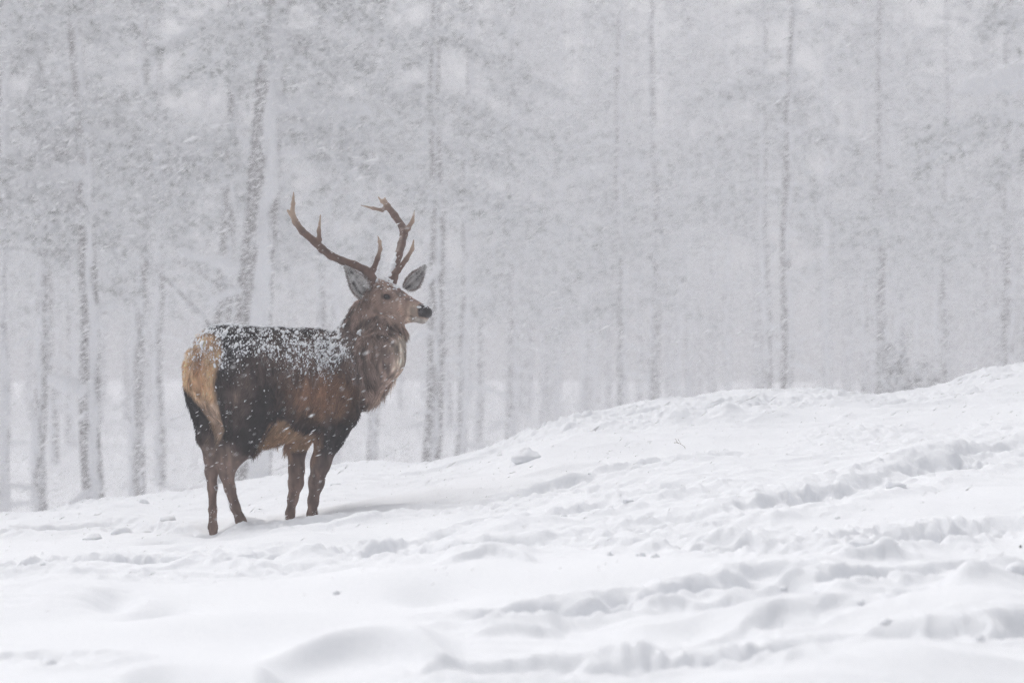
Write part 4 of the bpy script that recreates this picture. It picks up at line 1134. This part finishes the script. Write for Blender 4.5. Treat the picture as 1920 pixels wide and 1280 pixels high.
# leaning dead poles left of the leaning pine
def pole(p, q, r_, lb):
    p, q = np.array(p), np.array(q); t = np.linspace(0, 1, 8)[:, None]
    pts = p + (q - p) * t + np.array([0, 0, 0.06]) * np.sin(t * 3.1)
    b = empty('dead_pole', p.tolist())
    V, Q, T = tube(pts - p, np.linspace(r_, r_ * 0.5, 8), 8); V, F = join([(V, Q, T)])
    mesh_np('stem', V, F, M_BARK, b)
    V, Q, T = tube(pts - p + np.array([0, 0, r_ * 0.8]), np.linspace(r_ * 0.8, r_ * 0.35, 8), 8); V, F = join([(V, Q, T)])
    mesh_np('snow', V, F, M_PACK, b)
    tag(b, lb, 'dead tree')
pole(at(400, 615, 64), at(262, 478, 64.5), 0.06, 'thin dead pole leaning left, the lower of the two behind the rump of the stag')
pole(at(412, 535, 65), at(325, 488, 65.5), 0.06, 'short snow-topped dead pole leaning left above the longer leaning pole')

# bushes behind the crest
def bush(px, Y, wpx, toppy, seed, lb):
    rng = np.random.default_rng(seed); x = XY(px, Y); zb = gz(x, Y) - 0.1
    w_, top = wpx * Y / FPX / 2, Zat(toppy, Y) - zb
    b = empty('bush', (x, Y, zb)); parts, C, D = [], [], []
    for k in range(80):
        az = rng.random() * 6.283; rr_ = w_ * math.sqrt(rng.random()); hh = top * (1 - 0.45 * (rr_ / w_) ** 2) * (0.75 + 0.25 * rng.random())
        e = np.array([math.cos(az) * rr_, math.sin(az) * rr_, hh]); t = np.linspace(0, 1, 6)[:, None]
        p = e * t * np.array([1, 1, 1]) * np.array([0.3, 0.3, 1]) * (1 - t) + e * t * t + np.array([0, 0, 0]) + (1 - t) * t * np.array([0, 0, hh * 0.0])
        parts.append(tube(p, np.linspace(0.022, 0.005, 6), 5))
        n = 26; tt = 0.35 + 0.65 * rng.random(n)
        C.append(np.stack([np.interp(tt, t[:, 0], p[:, c]) for c in range(3)], -1) + rng.normal(0, 0.10, (n, 3))); D.append(np.tile(e / np.linalg.norm(e), (n, 1)) + rng.normal(0, 0.4, (n, 3)))
    V, F = join(parts); mesh_np('stems', V, F, M_BARK, b)
    C, D = np.vstack(C), np.vstack(D)
    V, F = sprays(C, D, 0.14 + 0.1 * rng.random(len(C)), rng); mesh_np('foliage', V, F, M_TWIG, b)
    m = rng.random(len(C)) < 0.30
    S = 0.04 + 0.05 * rng.random(m.sum())
    sv, sf = grains(C[m] + np.array([0, 0, 0.05]), D[m], np.tile([0.02, 0.01, 1.0], (m.sum(), 1)), S * 1.4, S, S * 0.55)
    tag(mesh_np('snow', sv, sf, M_PACK, b), kind='stuff')
    tag(b, lb, 'bush')
bush(1690, 62, 210, 600, 3, 'broad dark bush rising behind the crest on the right')

# far-off wood, one mass in the haze
rf = np.random.default_rng(77); parts, C, D = [], [], []
for k in range(230):
    Y = 165 + 65 * rf.random(); x = (rf.random() - 0.5) * 130; zb = gz(x, Y) - 0.5; Hh = 26 + 7 * rf.random()
    parts.append(tube(np.array([[x, Y, zb], [x + rf.normal(0, 0.2), Y, zb + Hh * 0.5], [x + rf.normal(0, 0.3), Y, zb + Hh]]), [0.22, 0.16, 0.04], 6))
    n = 60; f = rf.random(n); az = rf.random(n) * 6.283; q = (0.3 + 2.4 * (1 - f)) * rf.random(n) ** 0.5
    C.append(np.stack([x + q * np.cos(az), Y + q * np.sin(az), zb + Hh * (0.22 + 0.78 * f) - 0.15 * q], -1)); D.append(np.stack([np.cos(az), np.sin(az), -0.3 + 0 * az], -1))
V, F = join(parts); n0 = sum(len(f) for f in F)
Vl, Fl = sprays(np.vstack(C), np.vstack(D), 0.7 + 0.4 * rf.random(230 * 60), rf, 5)
tag(mesh_np('far_wood', np.vstack([V, Vl]), F + [Fl + len(V)], None, None, True, mats=[M_BARKF, M_NEEDLE], mi=np.r_[np.zeros(n0, int), np.ones(len(Fl), int)]), kind='stuff')

# ------------------------------------------------------------------ falling snow: wet flakes, blocks of air repeated by geometry nodes
B = 5.0
M_FLAKE = bpy.data.materials.new('snowflake'); M_FLAKE.use_nodes = True          # ice lets the light through as well as scattering it back
fn2 = M_FLAKE.node_tree.nodes; fn2.clear()
fo = fn2.new('ShaderNodeOutputMaterial'); fdf = fn2.new('ShaderNodeBsdfDiffuse'); ftr = fn2.new('ShaderNodeBsdfTranslucent'); fmx = fn2.new('ShaderNodeMixShader')
fdf.inputs['Color'].default_value = ftr.inputs['Color'].default_value = (0.96, 0.96, 0.97, 1); fmx.inputs['Fac'].default_value = 0.5
M_FLAKE.node_tree.links.new(fdf.outputs[0], fmx.inputs[1]); M_FLAKE.node_tree.links.new(ftr.outputs[0], fmx.inputs[2]); M_FLAKE.node_tree.links.new(fmx.outputs[0], fo.inputs['Surface'])
def snowfall(count, half_len, half_wid, seed, nxb, nyb, nzb, y0, z0):
    r = np.random.default_rng(seed)
    p = r.random((count, 3)) * B - B / 2
    d = np.array([0.80, 0.25, 0.42])[None] + r.normal(0, 0.15, (count, 3))
    k = np.exp(r.normal(0, 0.48, count))
    D = d / np.linalg.norm(d, axis=1)[:, None]; U = np.cross(D, r.normal(0, 1, (count, 3))); U /= np.linalg.norm(U, axis=1)[:, None]; W = np.cross(D, U)
    hl, hw = half_len * k * (0.7 + 0.6 * r.random(count)), half_wid * k
    ring = [(U * math.cos(a) + W * math.sin(a)) * hw[:, None] for a in (0, 2.094, 4.189)]
    V = np.stack([p - D * hl[:, None], p + ring[0], p + ring[1], p + ring[2], p + D * hl[:, None]], 1).reshape(-1, 3)
    t = np.array([(0, 2, 1), (0, 3, 2), (0, 1, 3), (4, 1, 2), (4, 2, 3), (4, 3, 1)])
    F = (t[None] + 5 * np.arange(count)[:, None, None]).reshape(-1, 3)
    o = mesh_np('falling_snow', V, F, M_FLAKE, None, True)
    tag(o, kind='stuff')
    ng = bpy.data.node_groups.new('snowfall', 'GeometryNodeTree')
    ng.interface.new_socket('Geometry', in_out='INPUT', socket_type='NodeSocketGeometry')
    ng.interface.new_socket('Geometry', in_out='OUTPUT', socket_type='NodeSocketGeometry')
    N, L = ng.nodes, ng.links
    gi_, go_ = N.new('NodeGroupInput'), N.new('NodeGroupOutput')
    pt = N.new('GeometryNodePoints'); pt.inputs['Count'].default_value = nxb * nyb * nzb
    I_ = N.new('GeometryNodeInputIndex').outputs[0]
    def mth(op, a, b=None):
        m = N.new('ShaderNodeMath'); m.operation = op
        for s_, v_ in ((0, a), (1, b)):
            if v_ is None: continue
            if isinstance(v_, (int, float)): m.inputs[s_].default_value = v_
            else: L.new(v_, m.inputs[s_])
        return m.outputs[0]
    xi = mth('MODULO', I_, nxb); yi = mth('MODULO', mth('FLOOR', mth('DIVIDE', I_, nxb)), nyb); zi = mth('FLOOR', mth('DIVIDE', I_, nxb * nyb))
    cb = N.new('ShaderNodeCombineXYZ')
    shift = mth('MULTIPLY', mth('SINE', mth('MULTIPLY', mth('ADD', yi, mth('MULTIPLY', zi, 7.0)), 12.9898)), 2.4)
    L.new(mth('ADD', mth('MULTIPLY', mth('SUBTRACT', xi, (nxb - 1) / 2), B), shift), cb.inputs[0])
    L.new(mth('ADD', mth('MULTIPLY', yi, B), y0 + B / 2), cb.inputs[1])
    L.new(mth('ADD', mth('MULTIPLY', zi, B), z0 + B / 2), cb.inputs[2])
    L.new(cb.outputs[0], pt.inputs['Position'])
    rc = N.new('ShaderNodeCombineXYZ'); L.new(mth('MULTIPLY', mth('MODULO', mth('FLOOR', mth('MULTIPLY', I_, 1.7)), 2), math.pi), rc.inputs[1])
    io_ = N.new('GeometryNodeInstanceOnPoints')
    L.new(pt.outputs[0], io_.inputs['Points']); L.new(gi_.outputs[0], io_.inputs['Instance']); L.new(rc.outputs[0], io_.inputs['Rotation'])
    L.new(io_.outputs[0], go_.inputs[0])
    md = o.modifiers.new('snowfall', 'NODES'); md.node_group = ng
snowfall(12000, 0.0060, 0.0013, 99, 5, 2, 2, 9.5, -1.4)          # light snow round the stag
snowfall(9000, 0.0150, 0.0032, 97, 6, 4, 2, 17.5, -2.4)          # big wet flakes just beyond the stag
snowfall(26000, 0.0125, 0.0021, 98, 7, 9, 3, 21.0, -3.2)         # the heavy squall sweeping along the edge of the wood

# ------------------------------------------------------------------ haze of the snowstorm
hx, hy0, hy1, hz0, hz1 = 182, -20, 345, -7.0, 32.0
hv = np.array([(x, y, z) for x in (-hx, hx) for y in (hy0, hy1) for z in (hz0, hz1)], float)
hq = np.array([(0, 1, 3, 2), (4, 6, 7, 5), (0, 4, 5, 1), (2, 3, 7, 6), (0, 2, 6, 4), (1, 5, 7, 3)])
M_HAZE = bpy.data.materials.new('haze'); M_HAZE.use_nodes = True
n_ = M_HAZE.node_tree.nodes; n_.clear()
ou = n_.new('ShaderNodeOutputMaterial'); pv = n_.new('ShaderNodeVolumePrincipled')
pv.inputs['Color'].default_value = (0.935, 0.922, 0.948, 1)
pv.inputs['Density'].default_value = 0.0042
pv.inputs['Anisotropy'].default_value = 0.2
M_HAZE.node_tree.links.new(pv.outputs[0], ou.inputs['Volume'])
tag(mesh_np('haze', hv, hq, M_HAZE, None, False), kind='stuff')
